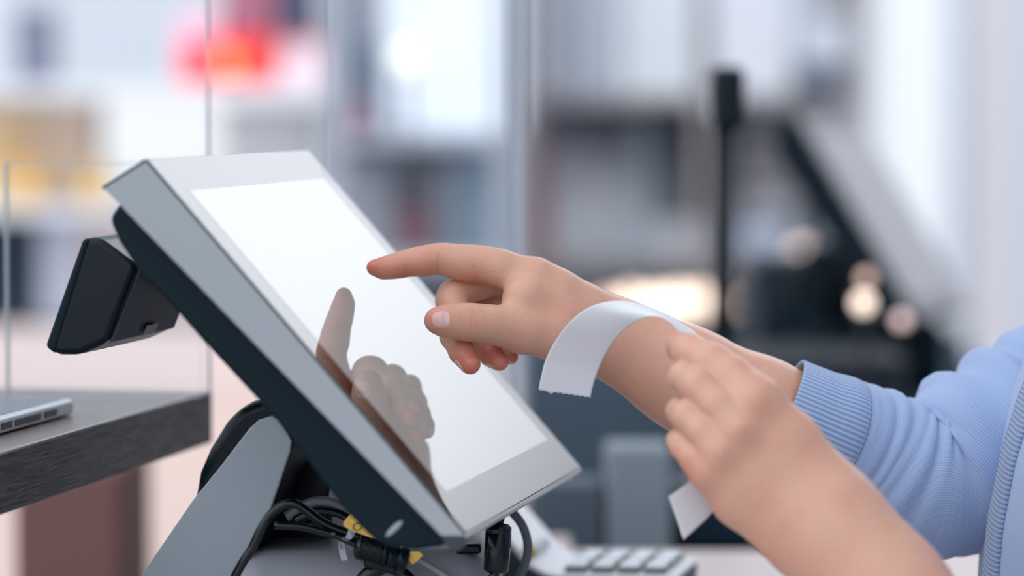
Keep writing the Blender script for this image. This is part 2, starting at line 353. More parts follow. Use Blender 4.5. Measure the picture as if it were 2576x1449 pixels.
# ------------------------------------------------------------------ the person: bodies as smooth blended distance fields
def seg(p, a, b, ra, rb):
    ab = b-a; h = np.clip((p-a)@ab/max(ab@ab, 1e-12), 0, 1).astype(np.float32)
    q = p-a-h[:, None]*ab
    return np.sqrt(np.einsum('ij,ij->i', q, q))-(ra+(rb-ra)*h)
def smin(a, b, k):
    h = np.maximum(k-np.abs(a-b), 0)/k; return np.minimum(a, b)-h*h*h*k/6
def chain(p, J, k=None):
    d = None
    for i in range(len(J)-1):
        s = seg(p, J[i][0], J[i+1][0], J[i][1], J[i+1][1]); d = s if d is None else smin(d, s, k or .35*J[i][1])
    return d
def joints(lst):
    return [(np.array(P(x, y, dd), np.float32), r*dd/F) for x, y, dd, r in lst]
def sculpt(fn, lo, hi, h, ratio=6):
    """narrow-band evaluation + surface nets"""
    lo = np.array(lo, np.float32); n = (np.ceil((np.array(hi)-lo)/h/ratio).astype(int)+1)
    ax = [lo[i]+(np.arange(n[i])+.5)*ratio*h-.5*h for i in range(3)]
    G = np.stack(np.meshgrid(*ax, indexing='ij'), -1).reshape(-1, 3).astype(np.float32)
    dc = fn(G).reshape(n); near = np.abs(dc) < ratio*h*1.9
    vol = np.repeat(np.repeat(np.repeat(np.sign(dc)*h*4, ratio, 0), ratio, 1), ratio, 2).astype(np.float32)
    mk = np.repeat(np.repeat(np.repeat(near, ratio, 0), ratio, 1), ratio, 2)
    idx = np.argwhere(mk); val = np.empty(len(idx), np.float32)
    for s in range(0, len(idx), 400000): val[s:s+400000] = fn((lo+idx[s:s+400000]*h).astype(np.float32))
    vol[mk] = val
    ins = vol < 0; N = vol.shape
    c = [ins[i:N[0]-1+i, j:N[1]-1+j, k:N[2]-1+k] for i in (0, 1) for j in (0, 1) for k in (0, 1)]
    tot = sum(x.astype(np.int8) for x in c); act = np.argwhere((tot > 0) & (tot < 8))
    ids = -np.ones([m-1 for m in N], np.int64); ids[tuple(act.T)] = np.arange(len(act))
    corner_ = [(i, j, k) for i in (0, 1) for j in (0, 1) for k in (0, 1)]
    vals = [vol[act[:, 0]+i, act[:, 1]+j, act[:, 2]+k] for i, j, k in corner_]
    acc = np.zeros((len(act), 3)); cnt = np.zeros(len(act))
    for a in range(8):
        for b in range(a+1, 8):
            ca, cb = np.array(corner_[a]), np.array(corner_[b])
            if np.abs(ca-cb).sum() != 1: continue
            va, vb = vals[a], vals[b]; m = (va < 0) != (vb < 0)
            t = va[m]/(va[m]-vb[m]); acc[m] += ca+t[:, None]*(cb-ca); cnt[m] += 1
    V = lo+(act+acc/cnt[:, None])*h
    F4 = []
    for a in range(3):
        b, cc = (a+1) % 3, (a+2) % 3
        s0 = [slice(None)]*3; s1 = [slice(None)]*3; s0[a] = slice(0, -1); s1[a] = slice(1, None)
        A, B = ins[tuple(s0)], ins[tuple(s1)]; e = np.argwhere(A != B); e = e[(e[:, b] > 0) & (e[:, cc] > 0)]
        e = e[(e[:, b] < N[b]-1) & (e[:, cc] < N[cc]-1)]
        flip = A[tuple(e.T)]
        def g(db, dc_):
            q = e.copy(); q[:, b] -= db; q[:, cc] -= dc_; return ids[tuple(q.T)]
        q = np.stack([g(1, 1), g(0, 1), g(0, 0), g(1, 0)], 1); q[~flip] = q[~flip][:, ::-1]; F4.append(q)
    F4 = np.vstack(F4); F4 = F4[(F4 >= 0).all(1)]
    V = V.astype(np.float32)
    for _ in range(2):                                     # settle the vertices onto the true surface
        d0, g = grad(fn, V, h*.5); V = V-(np.clip(d0, -h, h)[:, None]*g).astype(np.float32)*.9
    return V, F4
def grad(fn, V, e):
    d0 = fn(V); g = np.stack([fn(V+np.array(x, np.float32)*e)-d0 for x in ((1, 0, 0), (0, 1, 0), (0, 0, 1))], 1)
    g /= np.linalg.norm(g, axis=1)[:, None]+1e-9; return d0, g

# --- right hand, pointing
RI = joints([(941, 673, 2.160, 19), (962, 675, 2.160, 23.5), (984, 671, 2.160, 26.5), (1006, 667, 2.160, 28), (1022, 662, 2.160, 28.2), (1046, 658.5, 2.160, 32.5), (1071, 655.5, 2.160, 34.5), (1099, 649, 2.160, 33.3), (1124, 652, 2.160, 36.5), (1155, 659, 2.160, 41), (1183, 663, 2.160, 43), (1210, 664, 2.160, 42.5), (1255, 674, 2.160, 43)])
RT = joints([(1097, 806, 2.118, 27), (1109, 807, 2.118, 33), (1139, 808.5, 2.12, 38.5), (1170, 810, 2.122, 41), (1196, 811.5, 2.124, 42), (1232, 815, 2.128, 43.5), (1273, 822, 2.134, 48), (1315, 831, 2.14, 56), (1400, 838, 2.15, 68), (1500, 850, 2.17, 76)])
RM = joints([(1265, 696, 2.178, 40), (1200, 716, 2.176, 38), (1141, 745, 2.165, 39), (1137, 758, 2.163, 39), (1150, 800, 2.152, 37), (1139, 846, 2.141, 31), (1162, 885, 2.133, 31), (1183, 916, 2.127, 26)])
RR = joints([(1278, 716, 2.196, 37), (1225, 745, 2.196, 36), (1178, 782, 2.188, 34), (1192, 832, 2.172, 31), (1206, 868, 2.162, 29.5), (1235, 892, 2.152, 28), (1256, 909, 2.146, 24)])
RP = joints([(1292, 740, 2.212, 32), (1250, 770, 2.214, 30), (1216, 806, 2.206, 28), (1236, 845, 2.192, 24), (1254, 866, 2.184, 23.5), (1275, 888, 2.178, 22), (1285, 898, 2.175, 18.5)])
R_palm = [joints([(1255, 674, 2.160, 43), (1344, 706, 2.162, 54), (1400, 742, 2.165, 62), (1460, 783, 2.17, 68), (1540, 846, 2.175, 82)]),
          joints([(1265, 696, 2.178, 42), (1400, 760, 2.185, 55), (1540, 848, 2.185, 78)]),
          joints([(1278, 716, 2.196, 40), (1400, 785, 2.20, 52), (1540, 850, 2.19, 76)]),
          joints([(1292, 740, 2.212, 36), (1400, 810, 2.21, 50), (1540, 852, 2.19, 74)]),
          joints([(1322, 752, 2.146, 58), (1395, 800, 2.155, 64)])]
R_fore = joints([(1530, 845, 2.178, 84), (1607, 883, 2.18, 93), (1675, 925, 2.18, 108), (1743, 962, 2.18, 122), (1900, 1038, 2.185, 134), (2100, 1110, 2.195, 130), (2350, 1185, 2.21, 135)])
R_upper = joints([(2350, 1185, 2.21, 135), (2690, 1040, 2.25, 150), (3020, 700, 2.28, 180)])
def crease(p, d, c, axis, amp, wdt, rad):
    c = np.array(c, np.float32); a = np.array(axis, np.float32); a /= np.linalg.norm(a); q = p-c; s = q@a
    r = np.sqrt(np.maximum(np.einsum('ij,ij->i', q, q)-s*s, 0))
    return d+.55*amp*np.exp(-(s/wdt)**2)*np.clip((rad-r)/(rad*.3), 0, 1)
CR = []
def cr(px, py, dd, ang, amp, wdt, rad, dy=0):
    a = math.radians(ang); CR.append((P(px, py, dd), Vector((math.cos(a), dy, 0))-UP*math.sin(a), amp, wdt, rad))
cr(1101, 668, 2.152, 4, .00075, .0007, .0085); cr(1106, 660, 2.152, 2, .00030, .0005, .0080); cr(1097, 625, 2.158, 10, .0004, .0006, .0045); cr(1108, 622, 2.158, -4, .0003, .0005, .004)
cr(1019, 681, 2.155, 6, .0006, .0006, .0062); cr(1006, 676, 2.153, 8, .00030, .0004, .0065); cr(998, 674, 2.153, 5, .00018, .0004, .006)
cr(1197, 690, 2.152, -16, .0006, .0008, .0085)
for x, am, an in ((1158, .00020, 4), (1166, .00030, -4), (1173, .0004, 6), (1181, .0003, -3), (1188, .0005, 3), (1197, .0006, -4), (1203, .0002, 2)): cr(x, 805, 2.111, an, am, .00042, .0078)
cr(1122, 770, 2.15, 70, .0004, .0006, .006)
for x, y, an in ((1338, 880, 62), (1352, 872, 58), (1368, 884, 60)): cr(x, y, 2.14, an, .0003, .0006, .009)
TEN = [np.array(P(1292, 652, 2.163), np.float32), np.array(P(1400, 705, 2.168), np.float32)]
def f_right(p):
    palm = None
    for J in R_palm:
        c = chain(p, J, .010); palm = c if palm is None else smin(palm, c, .014)
    palm = smin(palm, chain(p, R_fore, .02), .022)
    d = smin(palm, chain(p, RI, .006), .010)
    for J in (RM, RR, RP): d = np.minimum(d, smin(palm, chain(p, J, .005), .008))
    d = np.minimum(d, smin(palm, chain(p, RT, .008), .014))
    d = smin(d, seg(p, TEN[0], TEN[1], .0022, .0016), .005)
    for c, a, am, wd, rad in CR: d = crease(p, d, c, a, am, wd, rad)
    return d
def f_right_arm(p):
    return smin(f_right(p), chain(p, R_upper, .03), .03)

# --- left hand, holding the receipt
LI = joints([(1893, 1018, 1.962, 74), (1838, 955, 1.97, 58), (1790, 917, 1.977, 53), (1735, 884, 1.995, 43), (1712, 872, 2.015, 34), (1722, 868, 2.025, 30)])
LM = joints([(1858, 1085, 1.952, 56), (1805, 1020, 1.956, 44), (1755, 972, 1.964, 43), (1720, 948, 1.984, 37), (1722, 945, 2.012, 36)])
LR = joints([(1812, 1138, 1.952, 50), (1768, 1085, 1.955, 40), (1730, 1047, 1.963, 40), (1712, 1035, 1.982, 34), (1730, 1032, 2.01, 33)])
LP = joints([(1782, 1185, 1.956, 46), (1746, 1150, 1.958, 37), (1718, 1120, 1.966, 35), (1708, 1110, 1.983, 30), (1735, 1105, 2.005, 29)])
LT = joints([(1990, 1235, 2.0, 75), (1900, 1110, 2.025, 60), (1820, 990, 2.04, 50), (1760, 915, 2.043, 42), (1728, 880, 2.04, 34)])
L_palm = [joints([(1893, 1018, 1.962, 72), (1975, 1120, 1.966, 86), (2080, 1262, 1.965, 98)]),
          joints([(1858, 1085, 1.955, 62), (1950, 1180, 1.962, 80), (2060, 1295, 1.965, 95)]),
          joints([(1812, 1138, 1.955, 57), (1900, 1215, 1.962, 75), (2035, 1325, 1.965, 90)]),
          joints([(1785, 1180, 1.958, 52), (1865, 1250, 1.965, 72), (2005, 1350, 1.965, 82)])]
L_fore = joints([(2045, 1290, 1.965, 120), (2110, 1355, 1.96, 128), (2230, 1485, 1.95, 137), (2450, 1760, 1.92, 165), (2560, 1900, 1.91, 180)])
L_upper = joints([(2560, 1900, 1.91, 180), (2900, 1400, 1.92, 200), (3120, 820, 1.95, 225)])
def f_left(p):
    palm = None
    for J in L_palm:
        c = chain(p, J, .012); palm = c if palm is None else smin(palm, c, .012)
    palm = smin(palm, chain(p, L_fore, .03), .025)
    d = np.minimum(smin(palm, chain(p, LI, .006), .010), smin(palm, chain(p, LT, .008), .014))
    for J in (LM, LR, LP): d = np.minimum(d, smin(palm, chain(p, J, .005), .009))
    for J in (LI, LM, LR, LP): d = smin(d, np.linalg.norm(p-(J[0][0]-np.array(FWD)*J[0][1]*.62+np.array(UP)*.002), axis=1)-J[0][1]*.42, .006)   # knuckles
    d = smin(d, np.linalg.norm(p-np.array(P(2112, 1238, 1.946)), axis=1)-.004, .018)                   # wrist bone
    return d
def f_left_arm(p): return smin(f_left(p), chain(p, L_upper, .03), .03)
# --- trunk and neck (inside the cardigan)
TC = np.array([xb(3130, 2.12), 2.12, 0.0], np.float32)
def ell(p, c, r):
    c = np.array(c, np.float32); r = np.array(r, np.float32); k0 = np.linalg.norm((p-c)/r, axis=1); k1 = np.linalg.norm((p-c)/(r*r), axis=1)
    return k0*(k0-1)/(k1+1e-6)
def f_trunk(p):
    d = ell(p, (TC[0], TC[1], 1.02), (.105, .155, .26)); d = smin(d, ell(p, (TC[0]+.01, TC[1], .82), (.12, .175, .20)), .08)
    d = smin(d, ell(p, (TC[0]+.02, TC[1], 1.24), (.09, .19, .09)), .08)
    d = smin(d, seg(p, np.array([TC[0]+.02, TC[1], 1.26], np.float32), np.array([TC[0]+.0, TC[1], 1.40], np.float32), .058, .052), .05)
    return d
def bbox(Js, pad=.02):
    q = np.array([j[0] for J in Js for j in J]); r = max(j[1] for J in Js for j in J); return q.min(0)-r-pad, q.max(0)+r+pad

def skin_mat():
    m = bpy.data.materials.new('skin'); m.use_nodes = True; t = m.node_tree; b = t.nodes['Principled BSDF']
    at = t.nodes.new('ShaderNodeAttribute'); at.attribute_name = 'flush'
    g = t.nodes.new('ShaderNodeTexCoord')
    n1 = t.nodes.new('ShaderNodeTexNoise'); n1.inputs['Scale'].default_value = 45; n1.inputs['Detail'].default_value = 3
    t.links.new(g.outputs['Object'], n1.inputs['Vector'])
    mr = t.nodes.new('ShaderNodeMapRange'); mr.inputs['From Min'].default_value = .35; mr.inputs['From Max'].default_value = .7; mr.inputs['To Min'].default_value = -.12; mr.inputs['To Max'].default_value = .18
    t.links.new(n1.outputs['Fac'], mr.inputs['Value'])
    ad = t.nodes.new('ShaderNodeMath'); ad.operation = 'ADD'; ad.use_clamp = True
    t.links.new(at.outputs['Fac'], ad.inputs[0]); t.links.new(mr.outputs[0], ad.inputs[1])
    rp = t.nodes.new('ShaderNodeValToRGB'); rp.color_ramp.elements[0].color = (.655, .365, .262, 1); rp.color_ramp.elements[1].color = (.60, .155, .105, 1)
    t.links.new(ad.outputs[0], rp.inputs[0]); t.links.new(rp.outputs[0], b.inputs['Base Color'])
    v = t.nodes.new('ShaderNodeTexVoronoi'); v.inputs['Scale'].default_value = 900; t.links.new(g.outputs['Object'], v.inputs['Vector'])
    n2 = t.nodes.new('ShaderNodeTexNoise'); n2.inputs['Scale'].default_value = 260; n2.inputs['Detail'].default_value = 5; t.links.new(g.outputs['Object'], n2.inputs['Vector'])
    b1 = t.nodes.new('ShaderNodeBump'); b1.inputs['Strength'].default_value = .25; b1.inputs['Distance'].default_value = .0002; t.links.new(v.outputs['Distance'], b1.inputs['Height'])
    b2 = t.nodes.new('ShaderNodeBump'); b2.inputs['Strength'].default_value = .6; b2.inputs['Distance'].default_value = .0005; t.links.new(n2.outputs['Fac'], b2.inputs['Height']); t.links.new(b1.outputs[0], b2.inputs['Normal'])
    t.links.new(b2.outputs[0], b.inputs['Normal'])
    b.inputs['Roughness'].default_value = .40; b.inputs['Subsurface Weight'].default_value = .18; b.inputs['Subsurface Radius'].default_value = (1, .3, .15); b.inputs['Subsurface Scale'].default_value = .003
    return m
M_skin = skin_mat()
person = empty('person', (float(TC[0]), float(TC[1]), 0), 'person in blue knitted cardigan pointing at the screen and holding a paper receipt', 'person')
allR = [RI, RT, RM, RR, RP]+R_palm+[R_fore]; allL = [LI, LM, LR, LP, LT]+L_palm+[L_fore]
loR, hiR = bbox([RI, RT, RM, RR, RP]+R_palm+[R_fore[:5]]); loL, hiL = bbox([LI, LM, LR, LP, LT]+L_palm+[L_fore[:3]])
HF = .0010
Vs = []; Fs = []; off = 0
def addpart(V, Fq):
    global off
    Vs.append(V); Fs.append(Fq+off); off += len(V)
lo_, hi_ = bbox([RI, RT, RM, RR, RP]+R_palm+[R_fore[:6]], .006); xcut = P(2085, 1000, 2.18).x; hi_[0] = xcut+.0010
VR, FR = sculpt(f_right, lo_, hi_, .00065, 8)
FR = FR[(VR[FR][:, :, 0] < xcut+.0012).all(1)]; addpart(VR, FR)
lo_, hi_ = bbox([R_fore[3:], R_upper], .012); lo_[0] = xcut-.006
VR, FR = sculpt(f_right_arm, lo_, hi_, .0014, 8); FR = FR[(VR[FR][:, :, 0] > xcut-.0022).all(1)]; addpart(VR, FR)
VL, FL = sculpt(f_left_arm, *bbox([LI, LM, LR, LP, LT]+L_palm+[L_fore, L_upper], .012), .0014, 8)
addpart(VL, FL)
VT, FT = sculpt(f_trunk, (TC[0]-.2, TC[1]-.26, .56), (TC[0]+.2, TC[1]+.26, 1.50), .006, 4)
addpart(VT, FT)
V = np.vstack(Vs); Fq = np.vstack(Fs)
me = bpy.data.meshes.new('body'); me.vertices.add(len(V)); me.vertices.foreach_set('co', V.astype(np.float32).ravel())
me.loops.add(Fq.size); me.loops.foreach_set('vertex_index', Fq.ravel().astype(np.int32))
me.polygons.add(len(Fq)); me.polygons.foreach_set('loop_start', np.arange(0, Fq.size, 4, dtype=np.int32)); me.polygons.foreach_set('loop_total', np.full(len(Fq), 4, np.int32))
me.update(calc_edges=True); me.validate()
fl = np.zeros(len(V), np.float32)
def flush(J, i, rad, amt):
    global fl
    c = J[i][0] if not isinstance(J, tuple) else np.array(P(*J)); fl = np.maximum(fl, amt*np.exp(-(np.linalg.norm(V-c, axis=1)/rad)**2))
flush(RI, 0, .013, .95); flush(RI, 4, .011, .45); flush(RI, 6, .012, .5); flush(RM, 7, .015, .95); flush(RR, 6, .016, .9); flush(RP, 6, .014, .9); flush(RT, 0, .009, .75); flush(RT, 4, .008, .3)
flush((1180, 690, 2.155), 0, .010, .4); flush((1010, 690, 2.155), 0, .015, .6)
for c_, a_, am_, wd_, rad_ in CR[:16]:
    q_ = V-np.array(c_); s_ = q_@np.array(a_.normalized()); r_ = np.linalg.norm(q_, axis=1); fl = np.maximum(fl, fl+min(.14, am_*250)*np.exp(-(s_/(wd_*1.4))**2)*(r_ < rad_)*(1-fl))
flush(LI, 4, .012, .6); flush(LI, 0, .012, .5); flush(LM, 0, .010, .5); flush(LM, 4, .01, .4); flush(LR, 0, .008, .3); flush((1700, 1190, 1.955), 0, .012, .5); flush((1880, 1105, 1.93), 0, .007, .6)
at = me.attributes.new('flush', 'FLOAT', 'POINT'); at.data.foreach_set('value', fl)
body = link('body', me, M_skin, person, True)
sm = body.modifiers.new('smooth', 'SMOOTH'); sm.factor = .5; sm.iterations = 2

# --- fingernails, laid on the skin
M_nail = mat('nail', srgb(222, 172, 166), .25, coat=.4)
t_ = M_nail.node_tree; a_ = t_.nodes.new('ShaderNodeAttribute'); a_.attribute_name = 'moon'; x_ = t_.nodes.new('ShaderNodeMix'); x_.data_type = 'RGBA'
x_.inputs[6].default_value = srgb(222, 172, 166); x_.inputs[7].default_value = srgb(224, 192, 190)
t_.links.new(a_.outputs['Fac'], x_.inputs[0]); t_.links.new(x_.outputs[2], t_.nodes['Principled BSDF'].inputs['Base Color'])
def nail(fn, px, py, dd, along, face, ln, wd, m=M_nail, name='fingernail', lift=.00030, lun=.0, tip=0):
    """px,py,dd: a point near the nail; along: direction to the tip; face: outward direction"""
    c = np.array(P(px, py, dd)); A = np.array(Vector(along).normalized()); Nn = np.array(Vector(face).normalized())
    A = A-Nn*(A@Nn); A /= np.linalg.norm(A); B = np.cross(Nn, A); n = 30; pts = []; f = []; vid = {}
    g = np.linspace(-1, 1, n)
    for i, a in enumerate(g):
        for j, b in enumerate(g):
            # squircle mapping
            u = a*math.sqrt(1-b*b/2); v = b*math.sqrt(1-a*a/2); q_ = (1-.30*max(abs(a), abs(b))**8); u *= 1; v *= 1; k_ = (abs(u)**2.6+abs(v)**2.6)**(1/2.6)/max(1e-6, math.hypot(u, v)); u /= max(k_, .7); v /= max(k_, .7)
            vid[i, j] = len(pts); pts.append(c+A*u*ln/2+B*v*wd/2)
    pts = np.array(pts, np.float32)+Nn.astype(np.float32)*.003
    for _ in range(12):
        d0, gr = grad(fn, pts, .0004); pts = pts-(np.clip(d0, -.004, .004)*.8)[:, None]*gr.astype(np.float32)
    d0, gr = grad(fn, pts, .0004)
    e = np.array([max(abs(a), abs(b)) for a in g for b in g])
    top = pts+gr*(lift*(1-e**6)-.0001*e**6)[:, None]
    aa = np.array([a for a in g for b in g]); top += A*(np.clip(aa-.6, 0, 1)**2*tip)[:, None]
    nn = len(top); bot = pts-gr*.0006
    for i in range(n-1):
        for j in range(n-1): q = [vid[i, j], vid[i+1, j], vid[i+1, j+1], vid[i, j+1]]; f.append(q); f.append([x+nn for x in q[::-1]])
    ring = [vid[i, 0] for i in range(n)]+[vid[n-1, j] for j in range(1, n)]+[vid[i, n-1] for i in range(n-2, -1, -1)]+[vid[0, j] for j in range(n-2, 0, -1)]
    for k in range(len(ring)): a, b = ring[k], ring[(k+1) % len(ring)]; f.append([a, b, b+nn, a+nn])
    o = link(name, fixn(mesh(name, np.vstack([top, bot]), f)), m, person, True)
    cu = np.array([lun*math.exp(-(max(0, math.hypot((a+1.05)/.72, b/.85)-.72)/.12)**2) for a in g for b in g]*2, np.float32)
    o.data.attributes.new('moon', 'FLOAT', 'POINT').data.foreach_set('value', cu); return o
nf = -FWD+UP*.12
nail(f_right, 1107, 804, 2.110, (-1, 0, 0), nf, .0130, .0150, lun=1.0, tip=.001)
nail(f_right, 1160, 922, 2.127, Vector((.5, .0, 0))-UP*.85, Vector((-.80, -.22, 0))-UP*.42, .0105, .0085, tip=.002)
nail(f_right, 1238, 922, 2.146, Vector((.8, .0, 0))-UP*.6, Vector((-.55, -.12, 0))-UP*.85, .0100, .0085, tip=.002)
nail(f_right, 1282, 905, 2.172, Vector((.85, .1, 0))-UP*.55, Vector((-.30, -.22, 0))-UP*.85, .0085, .0070, tip=.002)
nail(f_right, 945, 655, 2.165, (-1, 0, 0), UP+FWD*.75, .011, .009, tip=.001)

# ------------------------------------------------------------------ cardigan
def knit(name, lo_, hi_, freq, rib=.5, cross=.3):
    m = bpy.data.materials.new(name); m.use_nodes = True; t = m.node_tree; b = t.nodes['Principled BSDF']
    uv = t.nodes.new('ShaderNodeUVMap'); uv.uv_map = 'knit'
    sp = t.nodes.new('ShaderNodeSeparateXYZ'); t.links.new(uv.outputs[0], sp.inputs[0])
    def wave(s, f):
        a = t.nodes.new('ShaderNodeMath'); a.operation = 'MULTIPLY'; a.inputs[1].default_value = f; t.links.new(s, a.inputs[0])
        c = t.nodes.new('ShaderNodeMath'); c.operation = 'SINE'; t.links.new(a.outputs[0], c.inputs[0]); return c.outputs[0]
    wa = wave(sp.outputs[0], freq); wb = wave(sp.outputs[1], freq*.8)
    ml = t.nodes.new('ShaderNodeMath'); ml.operation = 'MULTIPLY_ADD'; t.links.new(wb, ml.inputs[0]); ml.inputs[1].default_value = cross; t.links.new(wa, ml.inputs[2])
    mr = t.nodes.new('ShaderNodeMapRange'); mr.inputs['From Min'].default_value = -1.3; mr.inputs['From Max'].default_value = 1.0
    t.links.new(ml.outputs[0], mr.inputs['Value'])
    mx = t.nodes.new('ShaderNodeMix'); mx.data_type = 'RGBA'; mx.inputs[6].default_value = lo_; mx.inputs[7].default_value = hi_
    t.links.new(mr.outputs[0], mx.inputs[0]); t.links.new(mx.outputs[2], b.inputs['Base Color'])
    bp = t.nodes.new('ShaderNodeBump'); bp.inputs['Strength'].default_value = rib; bp.inputs['Distance'].default_value = .0006
    t.links.new(mr.outputs[0], bp.inputs['Height']); t.links.new(bp.outputs[0], b.inputs['Normal'])
    b.inputs['Roughness'].default_value = .9; b.inputs['Sheen Weight'].default_value = .25; b.inputs['Specular IOR Level'].default_value = .2
    return m
M_band = knit('blue_band_knit', srgb(92, 116, 156), srgb(158, 180, 214), 2*math.pi*420, rib=.9, cross=.9)
M_knit = knit('blue_knit', srgb(144, 166, 202), srgb(164, 184, 218), 2*math.pi*560, rib=.22, cross=.25)
M_rib = knit('blue_rib_knit', srgb(116, 140, 180), srgb(166, 187, 220), 2*math.pi*330, rib=.7, cross=.05)
def loft(name, rings, m, parent, closed=True, thick=.0016, uvs=None):
    """rings: array (n, k, 3) with matching uv metres"""
    R_ = np.array(rings); n, k, _ = R_.shape; f = []
    for i in range(n-1):
        for j in range(k if closed else k-1): f.append([i*k+j, i*k+(j+1) % k, (i+1)*k+(j+1) % k, (i+1)*k+j])
    me = mesh(name, R_.reshape(-1, 3), f)
    uvl = me.uv_layers.new(name='knit'); per = np.linalg.norm(np.diff(R_[n//2], axis=0), axis=1).mean(); ln = np.linalg.norm(np.diff(R_[:, 0], axis=0), axis=1)
    vv = np.r_[0, np.cumsum(np.linalg.norm(np.diff(R_.mean(1), axis=0), axis=1))]
    q = 0
    for i in range(n-1):
        for j in range(k if closed else k-1):
            for (a, b) in ((i, j), (i, j+1), (i+1, j+1), (i+1, j)): uvl.data[q].uv = (b*per, vv[a]); q += 1
    o = link(name, me, m, parent, True)
    s = o.modifiers.new('thickness', 'SOLIDIFY'); s.thickness = thick; s.offset = 1
    return o
def sleeve(path, name, cuff=.045, folds=None, nring=150, k=128, grow=1.0):
    q = catmull([list(a)+[b] for a, b in path], 40); s = np.r_[0, np.cumsum(np.linalg.norm(np.diff(q[:, :3], axis=0), axis=1))]
    ss = np.linspace(0, s[-1], nring); q = np.stack([np.interp(ss, s, q[:, i]) for i in range(4)], 1)
    Tn = np.gradient(q[:, :3], axis=0); Tn /= np.linalg.norm(Tn, axis=1)[:, None]
    Fd = np.array(FWD); rings = []
    for i in range(nring):
        A = Fd-Tn[i]*(Fd@Tn[i]); A /= np.linalg.norm(A); B = np.cross(Tn[i], A)
        th = np.linspace(0, 2*math.pi, k, endpoint=False); r = q[i, 3]*grow+folds(ss[i], th, ss[-1]) if folds else q[i, 3]*np.ones(k)
        rings.append(q[i, :3]+r[:, None]*(np.cos(th)[:, None]*A+np.sin(th)[:, None]*B))
    return np.array(rings), ss
card = bpy.data.objects.new('cardigan', None)
def wfold(s, th, Ls):
    g_ = math.exp(-((s-.085)/.040)**2)
    a = g_*(.0011*np.sin(s*520+.9*np.sin(th*2))+.0008*np.sin(s*330+1.7*np.cos(th+.4)))
    e = math.exp(-((s-.118)/.030)**2)
    u = s+.010*np.cos(th-.6)
    b = e*(.0055*np.sin(u*330+.5)+.0026*np.sin(u*560+th*1.5))*(.55+.45*np.cos(th-.4))
    c = .0045*math.exp(-((s-.175)/.040)**2)*np.sin(s*190+2.4*th+1)
    st = .0014*np.exp(-((s-.040)/.0016)**2)*-1+.0012*np.exp(-((s-.034)/.006)**2)
    return a+b+c+st
rp = [(P(1962, 1042, 2.186), 142*2.186/F), (P(2060, 1085, 2.188), 148*2.188/F), (P(2180, 1140, 2.20), 165*2.2/F), (P(2280, 1192, 2.205), 186*2.2/F), (P(2370, 1200, 2.21), 203*2.2/F), (P(2470, 1128, 2.22), 203*2.2/F), (P(2640, 1025, 2.25), 205*2.25/F), (P(2880, 860, 2.27), 215*2.27/F), (P(3020, 600, 2.28), 235*2.28/F)]
rg, ss = sleeve(rp, 'sleeve', folds=wfold)
nc = int(np.searchsorted(ss, .036))
loft('sleeve', rg[nc:], M_knit, person)
M_cuff = M_rib
rc = rg[:nc+2].copy(); loft('sleeve_cuff', rc, M_cuff, person)
rp = [(P(2330, 1600, 1.94), .036), (P(2450, 1760, 1.92), .040), (P(2560, 1880, 1.91), .050), (P(2700, 1750, 1.91), .052), (P(2900, 1400, 1.92), .054), (P(3120, 860, 1.95), .060)]
rg, ss = sleeve(rp, 'sleeve', folds=lambda s, th, Ls: .002*np.sin(s*120+2*th))
loft('sleeve', rg, M_knit, person)
# front edge of the cardigan: silhouette measured on the frame, closed round the trunk
zs = np.linspace(.72, 1.28, 70); rings = []
sil = lambda z: np.interp(z, [.72, .90, 1.0, 1.04, 1.08, 1.115, 1.17, 1.28], [xb(p, 2.1) for p in (2480, 2486, 2500, 2514, 2544, 2588, 2680, 2930)])
th = np.linspace(0, 2*math.pi, 160, endpoint=False)
for z in zs:
    x0 = sil(z); x1 = TC[0]+.14-.1*max(0, (z-1.18)/.1)**2; cx = (x0+x1)/2; rx = (x1-x0)/2; ry = .185-.06*max(0, (z-1.15)/.13)**2
    e = .8; cth, sth = np.cos(th), np.sin(th)
    x = cx-rx*np.sign(cth)*np.abs(cth)**e; y = TC[1]+ry*np.sign(sth)*np.abs(sth)**e
    wv = .0025*np.sin(th*13+z*9)*np.clip(1-np.abs(z-.95)/.4, 0, 1)
    rings.append(np.stack([x-wv*cth, y+wv*sth, np.full_like(x, z)], 1))
loft('cardigan_body', np.array(rings), M_knit, person)
R_ = np.array(rings)
# ribbed front band lying along the opening
band = []
for i, z in enumerate(zs[:64]):
    r = R_[i]; tt = np.linspace(-.17, .05, 14)      # angle: negative = towards the camera
    x = np.interp(tt % (2*math.pi), np.r_[th, 2*math.pi], np.r_[r[:, 0], r[0, 0]]); y = np.interp(tt % (2*math.pi), np.r_[th, 2*math.pi], np.r_[r[:, 1], r[0, 1]])
    band.append(np.stack([x-.0022, y-.0006, np.full_like(x, z)], 1))
loft('front_band', np.array(band), M_band, person, closed=False, thick=.0028)

